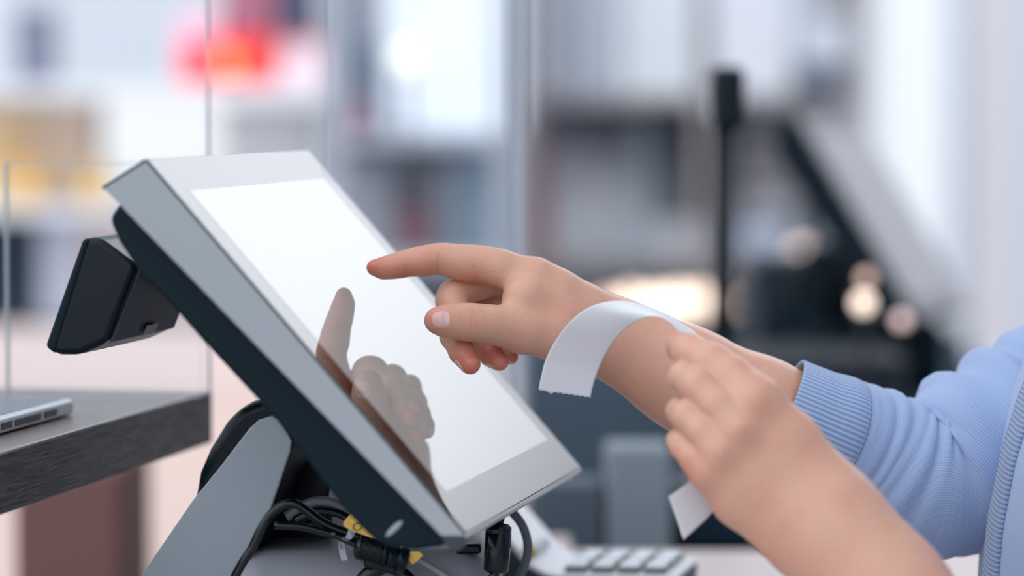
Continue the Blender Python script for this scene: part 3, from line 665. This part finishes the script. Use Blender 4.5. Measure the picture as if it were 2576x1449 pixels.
# ------------------------------------------------------------------ receipt
pr = [((1355, 979, 2.072), (1486, 998, 2.085)), ((1361, 950, 2.071), (1493, 968, 2.085)), ((1373, 905, 2.07), (1506, 930, 2.085)), ((1397, 858, 2.068), (1523, 893, 2.083)), ((1432, 812, 2.066), (1546, 857, 2.08)), ((1475, 777, 2.068), (1573, 828, 2.075)), ((1522, 760, 2.072), (1602, 808, 2.066)), ((1570, 757, 2.078), (1632, 796, 2.056)), ((1622, 768, 2.085), (1660, 797, 2.048)), ((1675, 790, 2.09), (1688, 812, 2.040)), ((1725, 818, 2.088), (1712, 842, 2.035)), ((1765, 850, 2.08), (1735, 880, 2.028)), ((1805, 905, 2.065), (1765, 930, 2.022)), ((1850, 1000, 2.04), (1790, 1020, 2.008)), ((1870, 1090, 2.015), (1800, 1110, 1.995)), ((1850, 1180, 2.0), (1780, 1160, 1.985)), ((1798, 1281, 1.99), (1738, 1208, 1.98)), ((1720, 1358, 1.985), (1682, 1250, 1.978))]
A_ = catmull([P(*a) for a, b in pr], 10); B_ = catmull([P(*b) for a, b in pr], 10); nw = 24; v = []; f = []
for i in range(len(A_)):
    for j in range(nw+1):
        t = j/nw; p = A_[i]*(1-t)+B_[i]*t
        if i == 0: p = p+np.array(UP)*(-.0008*abs(math.sin(j*1.9))-.0012*(j in (5, 6)))
        v.append(p)
for i in range(len(A_)-1):
    for j in range(nw): a = i*(nw+1)+j; f.append([a, a+1, a+nw+2, a+nw+1])
o = link('paper_receipt', mesh('paper_receipt', v, f), mat('thermal_paper', srgb(226, 230, 236), .75), None, True)
s = o.modifiers.new('thickness', 'SOLIDIFY'); s.thickness = .00012
tag(o, 'curling white paper receipt strip held in the nearer hand', 'receipt')

# ------------------------------------------------------------------ keypad behind the terminal
kd = 2.36
def K(px, py, dd=kd): return P(px, py, dd)
kp = empty('keypad', (K(1500, 1449).x, K(1500, 1449).y, .931), 'white keypad with rows of keys on dark body behind the terminal', 'keypad')
prof = [K(1215, 1292), K(1240, 1306), K(1338, 1420), K(1372, 1440), K(1402, 1447), K(1700, 1452)]
kdep = U*.105
prism('upper_shell', prof+[K(1702, 1462), K(1398, 1458), K(1362, 1450), K(1325, 1430), K(1225, 1312), K(1205, 1300)], kdep, M_white, kp, .0015, 2)
lowp = [K(1195, 1300), K(1222, 1312), K(1322, 1430), K(1360, 1451), K(1396, 1459), K(1700, 1463)]
prism('lower_body', lowp+[Vector((K(1690, 1500).x, K(1690, 1500).y, .9315)), Vector((K(1200, 1500).x, K(1200, 1500).y, .9315))], kdep, mat('keypad_dark', srgb(22, 48, 66), .5), kp, .003)
M_key = mat('key_white', srgb(226, 232, 238), .45); M_kside = mat('key_green_side', srgb(128, 142, 134), .6)
k0, k1 = K(1402, 1447), K(1700, 1452); kx = (k1-k0).normalized(); kn = Vector((-kx.z, 0, kx.x)); pitch = (k1-k0).length/4.45
for r in range(3):
    for c in range(4):
        b0 = k0+kx*(.0025+c*pitch)+U*(.012+r*.031)
        q = [b0, b0+kx*(pitch*.80), b0+kx*(pitch*.80)+U*.024, b0+U*.024]
        prism('key', [p+kn*.0002 for p in q], kn*.0042, M_kside, kp, .0010, 2)
        prism('key_cap', [p+kn*.0038+(kx*.0008 if i in (0, 3) else -kx*.0008)+(U*.0008 if i < 2 else -U*.0008) for i, p in enumerate(q)], kn*.0024, M_key, kp, .0008, 2)
s0, s1 = K(1240, 1306), K(1338, 1420); sx = (s1-s0).normalized(); sn = Vector((-sx.z, 0, sx.x)); sn = sn if sn.z > 0 else -sn
for i, m in enumerate((mat('yellow_button', srgb(190, 190, 70), .5), M_key, M_key, M_key)):
    lathe('round_button', s0+(s1-s0)*.80+U*(.010+.017*i), sn, [(0, .0052), (.004, .0052), (.0058, .0040), (.0062, .001)], m, kp, 20)

# ------------------------------------------------------------------ cables
def ptt(l, d): return [P(x, y, (d if len(t) == 0 else t[0])) for x, y, *t in l]
cA = empty('flat_cable', P(743, 1268, 2.06), 'black looping cable draped across the grey stand arm into the connector', 'cable')
tube('cable_sheath', ptt([(560, 1510), (592, 1449), (612, 1413), (634, 1379), (659, 1327), (683, 1292), (715, 1270), (743, 1268), (771, 1285), (809, 1313), (844, 1330), (879, 1342), (915, 1354)], 2.0700), .0028, M_cable, cA, flat=1)
def film(pts, m, name, parent, th=.0002):
    return prism(name, pts, -FWD*th, m, parent)
film([P(*q, 2.0650) for q in ((877, 1331), (895, 1334), (890, 1350), (880, 1358), (868, 1352), (874, 1343))], M_clear, 'clear_tag', cA)['label'] = 'clear printed tag'
cB = empty('round_cable', P(809, 1337, 2.06), 'black round cable with white printing below the looping cable', 'cable')
tube('cable_sheath', ptt([(690, 1322), (757, 1325), (809, 1337), (855, 1351), (897, 1371), (915, 1380)], 2.0670), .0023, M_cable, cB)
def text(body_, loc, size, ang, m, parent, name='printed_text'):
    cu = bpy.data.curves.new(name, 'FONT'); cu.body = body_; cu.size = size; cu.extrude = .00003; cu.align_x = 'CENTER'; cu.align_y = 'CENTER'
    o = bpy.data.objects.new(name, cu); cu.materials.append(m); me = bpy.data.meshes.new_from_object(o); bpy.data.objects.remove(o)
    o = bpy.data.objects.new(name, me); C.objects.link(o); o.parent = parent
    o.rotation_euler = (math.pi/2-PITCH, 0, 0); o.rotation_euler = (Matrix.Rotation(-PITCH, 3, 'X')@Matrix.Rotation(math.pi/2, 3, 'X')@Matrix.Rotation(-math.radians(ang), 3, 'Z')).to_euler()
    o.location = Vector(loc)-(root_loc(parent) if parent else Vector((0, 0, 0))); return o
text('UP', P(838, 1343, 2.0635), .0019, 17, M_print, cB); text('400K', P(868, 1357.5, 2.0635), .0021, 22, M_print, cB)
ct = tag(film([P(*q, 2.0750) for q in ((851, 1361), (866, 1366), (870, 1390), (875, 1409), (859, 1411), (853, 1390))], M_clear, 'hanging_tag', None), 'clear printed tag hanging below the round printed cable', 'tag')
text('CAS', P(857, 1371, 2.0735), .0028, 80, M_ink, ct); 
text('CAB', P(887, 1343, 2.0635), .0026, 70, M_ink, cA)
cC = empty('grey_cable', P(809, 1262, 2.10), 'grey curved cable rising behind the black cables toward the screen back', 'cable')
tube('cable_sheath', ptt([(720, 1300), (774, 1268), (809, 1262), (844, 1269), (882, 1291), (930, 1330)], 2.115), .0034, M_gcable, cC)
cC2 = empty('black_cable', P(809, 1280, 2.10), 'black curved cable running just under the grey one', 'cable')
tube('cable_sheath', ptt([(740, 1310), (790, 1288), (830, 1287), (868, 1300), (920, 1340)], 2.112), .0026, M_cable, cC2)
# connector with ribbed strain relief
j0, j1 = P(896, 1372, 2.0670), P(1030, 1414, 2.0670); ja = (j1-j0).normalized(); jl = (j1-j0).length
cn = empty('cable_connector', j0+ja*jl*.5, 'black ribbed cable connector hanging under the screen lower corner', 'connector')
prof = [(-.001, .004), (0, .0062), (.0015, .0078)]
for i in range(9): s_ = .0025+i*.00145; prof += [(s_, .0082), (s_+.0009, .0082), (s_+.0010, .0073), (s_+.0014, .0073)]
prof += [(.0160, .0082), (.0165, .0078)]
lathe('ribbed_sleeve', j0, ja, prof, M_cable, cn)
lathe('collar', j0+ja*.0165, ja, [(0, .0075), (.0006, .0088), (.0028, .0088), (.0034, .0075)], M_dark2, cn)
lathe('plug_body', j0+ja*.0199, ja, [(0, .0072), (.001, .0080), (.0045, .0080), (.0052, .0066), (.0065, .0066), (.0072, .0078), (.0112, .0076), (.0125, .006), (.013, .0002)], M_dark2, cn)
box('latch_block', j0+ja*.015-UP*.0075, (.020, .010, .006), M_dark2, cn, .002, R=Matrix.Rotation(math.radians(17), 3, 'Y'))
cE = empty('connector_cable', P(880, 1449, 2.0750), 'black cable leaving the ribbed connector down to the left', 'cable')
tube('cable_sheath', ptt([(970, 1418), (945, 1434), (925, 1450), (890, 1490)], 2.0750), .0052, M_cable, cE)
cF = empty('connector_cable', P(1010, 1449, 2.0750), 'black cable leaving the ribbed connector down to the right', 'cable')
tube('cable_sheath', ptt([(985, 1420), (1005, 1438), (1030, 1460), (1050, 1490)], 2.0770), .0042, M_cable, cF)
cG = empty('thin_grey_cable', P(1090, 1430, 2.0850), 'thin pale grey cable running down right from the yellow flag', 'cable')
tube('cable_sheath', ptt([(1025, 1402), (1056, 1410), (1090, 1430), (1122, 1450), (1160, 1480)], 2.0850), .0019, mat('pale_cable', srgb(150, 156, 165), .4), cG)
# yellow tags
yt = empty('yellow_tag', P(895, 1320, 2.0600), 'yellow plastic cable tag with a raised ring above connector', 'tag')
prism('tag_plate', [P(*q, 2.0610) for q in ((884, 1291), (896, 1300), (918, 1325), (940, 1353), (932, 1352), (900, 1340), (871, 1328), (863, 1319), (868, 1308))], -FWD*.0008, M_yellow, yt, .0002, 2)
rv = []; rc_ = P(899, 1325, 2.0598)
def ring(name, c, R0, r, m, parent, sx=1.0):
    v = []; f = []; n, k = 36, 8; X = Vector((1, 0, 0)); D = Matrix.Rotation(math.radians(-20), 3, 'Y')
    for i in range(n):
        a = 2*math.pi*i/n; dirr = D@(X*math.cos(a)*sx)+D@(UP*math.sin(a)*.8)
        for j in range(k): b = 2*math.pi*j/k; v.append(c+dirr*(R0+r*math.cos(b))-FWD*r*math.sin(b))
    for i in range(n):
        for j in range(k): f.append([i*k+j, i*k+(j+1) % k, ((i+1) % n)*k+(j+1) % k, ((i+1) % n)*k+j])
    return link(name, fixn(mesh(name, v, f)), m, parent, True)
ring('printed_ring', rc_, .0026, .00030, M_ink, yt)
tag(prism('yellow_flag', [P(*q, 2.0650) for q in ((1018, 1389), (1053, 1386), (1065, 1396), (1050, 1411), (1037, 1420), (1027, 1407))], -FWD*.0010, M_yellow, None, .0003, 2), 'small yellow flag right of the ribbed connector under screen corner', 'tag')
# ferrite and its lead, and the arching grey lead
fe = empty('ferrite_core', P(1251, 1380, 2.09), 'black upright ferrite cylinder under the screen lower edge', 'ferrite')
f0 = P(1248, 1442, 2.09); f1 = P(1255, 1316, 2.09); fa = (f1-f0).normalized(); fl_ = (f1-f0).length
lathe('ferrite_shell', f0, fa, [(0, .0045), (.0006, .0065), (.0022, .0078), (fl_*.80, .0080), (fl_*.80+.0004, .0077), (fl_*.80+.0008, .0080), (fl_-.0022, .0078), (fl_-.0006, .0062), (fl_, .003)], M_cable, fe)
tube('lead', ptt([(1249, 1436), (1240, 1452), (1215, 1480)], 2.09), .0028, M_cable, fe)
tube('lead', ptt([(1255, 1322), (1262, 1290), (1270, 1260)], 2.10), .0026, M_cable, fe)
cH = empty('arching_cable', P(1325, 1360, 2.2), 'grey cable arching down beside the black ferrite cylinder', 'cable')
tube('cable_sheath', ptt([(1260, 1255), (1290, 1290), (1310, 1315), (1323, 1345), (1328, 1380), (1322, 1415), (1308, 1449), (1290, 1490)], 2.2), .0029, mat('mid_grey_cable', srgb(88, 98, 106), .45), cH)

# ------------------------------------------------------------------ the shop behind
KB = .80
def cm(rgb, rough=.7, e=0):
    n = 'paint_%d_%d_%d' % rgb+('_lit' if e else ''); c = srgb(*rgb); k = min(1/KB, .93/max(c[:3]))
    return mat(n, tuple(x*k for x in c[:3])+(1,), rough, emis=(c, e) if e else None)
def carton(rect, d, rgb, name, label, cat, th=.12, lid=None, mark=None, group=None, base=None, e=0):
    x0, y0, x1, y1 = rect; X0, X1 = xb(x0, d), xb(x1, d); y = P(0, (y0+y1)/2, d).y; Z1, Z0 = zb(y0, d), zb(y1, d)
    if base is not None: Z0 = base
    t = empty(name, ((X0+X1)/2, y+th/2, Z0), label, cat, group)
    box(name+'_body', ((X0+X1)/2, y+th/2, (Z0+Z1)/2), (X1-X0, th, Z1-Z0), cm(rgb, e=e), t, min(.006, (X1-X0)*.08))
    if lid: h = (Z1-Z0)*.14; box('lid', ((X0+X1)/2, y+th/2, Z1-h/2), ((X1-X0)*1.03, th*1.04, h), cm(lid), t, .003)
    if mark: box('front_label', ((X0+X1)/2, y-.002, Z0+(Z1-Z0)*.5), ((X1-X0)*.62, .004, (Z1-Z0)*.34), cm(mark), t)
    return t
def rack(x0, x1, ytops, d, rgb, label, depth=.4, ztop=2.3, post=.025, shelf=.022, posts=(0, 1), backc=None, zlow=0):
    zd = d; d = d-.2; depth = depth+.2
    X0, X1 = xb(x0, d), xb(x1, d); y = P(0, 700, d).y; t = empty('shelving_unit', ((X0+X1)/2, y+depth/2, 0), label, 'shelf')
    for s in posts:
        for yy in (y+.01, y+depth-.01): box('post', (X0+(X1-X0)*s, yy, ztop/2), (post, .03, ztop), cm(rgb), t)
    for py in ytops: z = zb(py, zd); box('shelf_board', ((X0+X1)/2, y+depth/2, z-shelf/2), (X1-X0, depth, shelf), cm(rgb), t, .002)
    if backc: box('back_panel', ((X0+X1)/2, y+depth+.01, ztop/2), (X1-X0, .012, ztop), cm(backc), t)
    return t
# added glowing backdrop, framed panels that whiten the view behind the left racks
w2 = bpy.data.objects.new('glow_backdrop', None); C.objects.link(w2); w2.location = (xb(300, 8.9), 8.9, 0); w2['kind'] = 'structure'
M_p3 = mat('soft_glow_panel', (.25, .25, .26), .3, emis=((.97, .96, .98), .78)); M_p4 = mat('cool_glow_panel', (.2, .22, .24), .3, emis=((.76, .82, .92), .66))
xx = [xb(p, 8.9) for p in (-160, 165, 420, 835)]
wbox('pane', xx[0], xx[1], .9, zb(215, 8.9), 8.92, .02, M_p3, w2); wbox('pane', xx[1], xx[3], .9, zb(215, 8.9), 8.92, .02, M_p3, w2)  # glowing panels of the added backdrop
wbox('pane', xx[0], xx[3], zb(215, 8.9), 2.4, 8.92, .02, M_p4, w2)  # cooler glowing panel of the added backdrop
for x in (xx[0], xx[3]): wbox('pane_or_backdrop_frame', x-.03, x+.03, 0, 2.5, 8.88, .06, M_winframe, w2)
wbox('pane_or_backdrop_frame', xx[0], xx[3], .0, .9, 8.88, .06, cm((222, 200, 192)), w2); wbox('pane_or_backdrop_frame', xx[0], xx[3], 2.4, 2.5, 8.88, .06, M_winframe, w2)
D = 7.0
rack(-130, 832, (212, 512, 815), D, (226, 226, 232), 'white shelving unit of coloured goods left of the terminal', .4, 2.2)
zt = [zb(p, D)+.0005 for p in (212, 512, 815)]
for rect, rgb, n, lb, cat, b_, kw in (
    ((38, 20, 112, 212), (105, 108, 128), 'tall_box', 'tall purple-grey box at the left end of the top shelf', 'box', 0, {}),
    ((440, 30, 556, 212), (226, 178, 198), 'pink_carton', 'pink carton left of the red box on top shelf', 'box', 0, dict(lid=(214, 190, 205))),
    ((558, -70, 690, 88), (148, 92, 112), 'maroon_carton', 'maroon carton stacked on the red box', 'box', None, {}),
    ((558, 92, 690, 212), (224, 50, 56), 'red_carton', 'red carton behind the glowing orange lamp', 'box', 0, dict(mark=(235, 80, 60))),
    ((455, 105, 556, 212), (226, 60, 66), 'red_box', 'small red box in front of the pink carton', 'box', 0, {}),
    ((705, -60, 790, 92), (66, 76, 98), 'navy_bag', 'navy bag hanging above the pale round tin', 'bag', None, {}),
    ((704, 96, 812, 212), (226, 208, 218), 'pale_tin', 'pale pink tin at the right end of top shelf', 'tin', 0, dict(lid=(200, 90, 100))),
    ((-60, 246, 92, 512), (250, 224, 186), 'peach_carton', 'tall peach carton at left end of the middle shelf', 'box', 1, dict(mark=(248, 208, 150))),
    ((96, 250, 232, 512), (250, 226, 202), 'cream_carton', 'tall cream carton right of the peach carton', 'box', 1, dict(lid=(252, 236, 222))),
    ((22, 412, 108, 512), (244, 192, 112), 'amber_box', 'amber box in front of the peach carton', 'box', 1, dict(mark=(248, 206, 140))),
    ((200, 420, 275, 512), (246, 200, 128), 'orange_box', 'orange-yellow box just left of the terminal top corner', 'box', 1, {}),
    ((560, 260, 800, 512), (236, 236, 238), 'wide_carton', 'wide white carton behind the screen top right', 'box', 1, dict(lid=(222, 226, 234))),
    ((-60, 546, 16, 815), (22, 52, 74), 'blue_binder', 'blue binder at the far left of the low shelf', 'binder', 2, {}),
    ((36, 546, 98, 815), (20, 38, 56), 'navy_binder', 'navy binder left of the lilac box', 'binder', 2, {}),
    ((100, 546, 192, 815), (205, 205, 216), 'lilac_box', 'pale lilac box between navy binder and beige box', 'box', 2, {}),
    ((196, 546, 340, 815), (226, 204, 198), 'beige_box', 'beige pink box behind the customer display', 'box', 2, {})):
    front = n in ('amber_box', 'orange_box', 'red_box')
    carton(rect, D-.05 if front else D+.06, rgb, n, lb, cat, .06 if front else .2, base=zt[b_] if b_ is not None else None, **kw)
def bulb_or_glint(px, py, d, rpx, col, e, label, group=None, zbase=None, up=False, name='lamp_or_glint'):
    c = P(px, py, d); r = rpx*d/F; t = empty(name, (c.x, c.y, c.z-r if zbase is None else zbase), label, 'lamp', group)
    m = mat('glow_%s' % name+'%d_%d' % (int(col[0]*100), int(e*10)), col, .4, emis=(col, e))
    lathe('bulb_or_glint', c-Vector((0, 0, r)), (0, 0, 1), [(r*(1-math.cos(a)), r*math.sin(a)) for a in np.linspace(.05, math.pi-.05, 14)], m, t, 24)
    if up: lathe('socket', c+Vector((0, 0, r*.9)), (0, 0, 1), [(0, r*.35), (r*.7, r*.35), (r*.8, r*.1)], M_dark2, t, 16)
    else:
        z0 = zbase if zbase is not None else c.z-r*1.6
        lathe('lamp_stem', (c.x, c.y, z0), (0, 0, 1), [(0, r*.8), (.006, r*.8), (.007, r*.25), (max(c.z-r-z0, .008), r*.25)], M_dark2, t, 16)
    return t
bulb_or_glint(578, 158, D-.12, 30, (1, .16, .05), 2.6, 'glowing orange lamp before the red carton', zbase=zt[0])
# middle bay
D = 6.6
rack(838, 1262, (335, 640, 980), D, (150, 156, 166), 'grey shelving unit seen through the middle glass partition', .4, 2.2, backc=(160, 166, 176))
zm = [zb(p, D)+.0005 for p in (335, 640, 980)]
for rect, rgb, n, lb, cat, b_, kw in (
    ((858, -60, 908, 335), (112, 116, 132), 'grey_binder', 'grey binder at left of the middle bay', 'binder', 0, {}),
    ((912, 110, 985, 335), (88, 106, 122), 'slate_box', 'slate blue box beside the white sign board', 'box', 0, {}),
    ((870, 258, 925, 335), (150, 112, 122), 'rosy_tin', 'dull rosy tin before the grey binder', 'tin', 0, dict(fr=1)),
    ((842, 400, 1005, 640), (160, 162, 170), 'grey_carton', 'grey carton below the rosy tin', 'box', 1, {}),
    ((1140, 365, 1238, 640), (150, 170, 188), 'steel_blue_box', 'steel blue box on the middle shelf of the grey bay', 'box', 1, dict(lid=(150, 170, 186))),
    ((1006, 515, 1076, 640), (120, 70, 88), 'burgundy_box', 'dark burgundy box above the pointing finger', 'box', 1, dict(fr=1)),
    ((1080, 420, 1136, 640), (172, 174, 180), 'silver_box', 'silver box left of the steel blue box', 'box', 1, {}),
    ((850, 700, 1240, 980), (128, 132, 140), 'crate', 'wide grey crate at the bottom of the grey bay', 'crate', 2, {})):
    fr = kw.pop('fr', 0); carton(rect, D-.06 if fr else D+.08, rgb, n, lb, cat, .08 if fr else .2, base=zm[b_], **kw)
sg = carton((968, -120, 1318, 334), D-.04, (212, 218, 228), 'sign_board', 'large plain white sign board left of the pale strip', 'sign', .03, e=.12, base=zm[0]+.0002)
bulb_or_glint(1020, 146, D-.16, 30, (.95, .90, .80), 1.0, 'small cream globe light before the white sign board', zbase=zm[0], name='cream_lamp')
# right bay
D = 7.4
rack(1338, 2150, (240, 655, 900), D, (132, 126, 128), 'brown-grey shelving unit behind the pole display', .4, 2.3, backc=(178, 186, 196), posts=(0, .52, 1))
zr = [zb(p, D)+.0005 for p in (240, 655, 900)]
for rect, rgb, n, lb, cat, b_, kw in (
    ((1352, -60, 1470, 240), (150, 158, 170), 'grey_file_box', 'grey file box at top left of the right bay', 'box', 0, {}),
    ((1476, -60, 1556, 240), (172, 182, 194), 'silver_file_box', 'silver file box between grey and pale ones', 'box', 0, {}),
    ((1562, -60, 1766, 240), (200, 210, 218), 'pale_panel_box', 'wide pale box on the top shelf above the dark band', 'box', 0, {}),
    ((1792, -60, 1992, 240), (204, 210, 220), 'white_panel_box', 'white box above the pole display head', 'box', 0, {}),
    ((2000, 50, 2136, 160), (186, 194, 206), 'top_tray', 'pale tray left of the bright shop window', 'tray', None, {}),
    ((2000, 164, 2150, 240), (74, 90, 106), 'slate_tray', 'slate tray under the pale tray near the window', 'tray', 0, {}),
    ((1640, 268, 1790, 350), (66, 80, 98), 'dark_bin', 'dark bin under the top shelf left of pole head', 'bin', None, {}),
    ((1350, 268, 1500, 345), (112, 122, 138), 'grey_bin', 'grey bin under the top shelf at the left of the right bay', 'bin', None, {}),
    ((1340, 358, 1378, 655), (168, 90, 90), 'red_book', 'dull red book right of the pale glass strip', 'book', 1, {}),
    ((1384, 380, 1590, 655), (176, 183, 192), 'storage_box', 'large grey storage box above the warm lamps', 'box', 1, dict(mark=(184, 190, 196))),
    ((1594, 300, 1640, 655), (176, 192, 202), 'tall_bottle', 'tall pale bottle beside the large grey storage box', 'bottle', 1, dict(th=.05)),
    ((1646, 356, 1776, 552), (104, 108, 116), 'upper_crate', 'dark crate topmost left of the pole', 'crate', None, {}),
    ((1646, 556, 1800, 655), (190, 194, 204), 'lower_crate', 'pale crate under the dark crate left of the pole', 'crate', 1, {}),
    ((1852, 560, 1990, 655), (178, 192, 212), 'light_blue_box', 'light blue box right of the pole at lower shelf', 'box', 1, {})):
    th = kw.pop('th', .2); fr = kw.pop('fr', 0); carton(rect, D+.05, rgb, n, lb, cat, th, base=zr[b_] if b_ is not None else None, **kw)
for i, (a, b_) in enumerate(((322, 402), (412, 470), (480, 552))):
    carton((1862, a, 2004, b_), D+.05, (172, 172, 180), 'stacked_tray', ['top tray of the stack right of the pole', 'middle tray of the stack right of the pole', 'bottom tray of the stack right of the pole'][i], 'tray', .2)
carton((2030, 350, 2150, 655), D+.05, (120, 130, 142), 'dull_box', 'dull grey box behind the second terminal', 'box', .2, base=zr[1])
# dark cabinet under that bay
cb = carton((1345, 846, 2420, 1560), 6.7, (30, 46, 60), 'low_cabinet', 'long dark low cabinet below the warm lamps', 'cabinet', .4, base=0, lid=(38, 56, 70))
# warm lamps
zc = zb(846, 6.7)+.001
for i, (x, y, r, e) in enumerate(((1530, 775, 30, 1.2), (1590, 765, 34, 1.9), (1650, 768, 34, 2.2), (1705, 762, 34, 2.2), (1760, 760, 32, 1.8))):
    bulb_or_glint(x, y, 6.8, r, (1, .80, .66), e, ['warm round lamp, leftmost of five on the low cabinet', 'warm round lamp, second from left on the cabinet', 'warm round lamp, middle of five on the cabinet', 'warm round lamp, second nearest the pole on the cabinet', 'warm round lamp just left of the black pole'][i], 'warm lamps on the low cabinet', zbase=zc)
bulb_or_glint(1898, 765, 6.85, 30, (1, .76, .62), 1.7, 'warm lamp just right of the black pole', 'warm lamps on the low cabinet', zbase=zc)
bulb_or_glint(1905, 700, 7.1, 26, (1, .80, .70), 1.0, 'dimmer warm lamp above the one right of pole', None, zbase=zc)
bulb_or_glint(2015, 640, 7.0, 26, (1, .74, .60), 1.3, 'warm lamp left of the second terminal screen', None, zbase=zc)
d = 3.7
for i, (x, y, r, e, col) in enumerate(((2172, 762, 24, 1.9, (1, .72, .60)), (2180, 700, 17, .9, (.9, .62, .52)), (2268, 806, 18, 1.1, (.95, .68, .66)))):  # highlights of a rounded shiny object, added as glowing balls
    bulb_or_glint(x, y, d, r, col, e, ['larger glowing peach glint under second terminal screen', 'dim peach glint above the larger glowing one', 'small pinkish glint right of the larger glowing one'][i], 'glints on the dark counter', zbase=Z2+.001)
# things on the second counter
carton((1525, 1125, 1690, 1330), 3.0, (122, 133, 142), 'waste_bin', 'tall pale grey bin between the two counters, behind the receipt', 'bin', .07, base=0)
carton((1340, 1215, 1516, 1330), 3.0, (74, 86, 97), 'dark_waste_bin', 'dull grey bin left of the pale grey bin', 'bin', .07, base=0)
carton((1862, 905, 2290, 1110), 3.75, (8, 22, 34), 'cash_drawer', 'black cash drawer under the second terminal', 'cash drawer', .25, base=Z2+.0005)
carton((1900, 650, 2150, 900), 4.6, (12, 30, 44), 'dark_machine', 'black boxy machine behind the second terminal stand', 'machine', .2, base=Z2+.0005)
# brown column-like box and pale cabinet standing left beyond the slab
carton((36, 1180, 300, 1449), 3.4, (116, 80, 76), 'brown_cabinet', 'brown cabinet standing beyond the wooden counter edge', 'cabinet', .3, base=0)
carton((-300, 820, 1230, 1500), 6.2, (228, 204, 194), 'beige_counter', 'long beige counter behind the terminal stand', 'counter', .16, base=0, lid=(226, 204, 198))
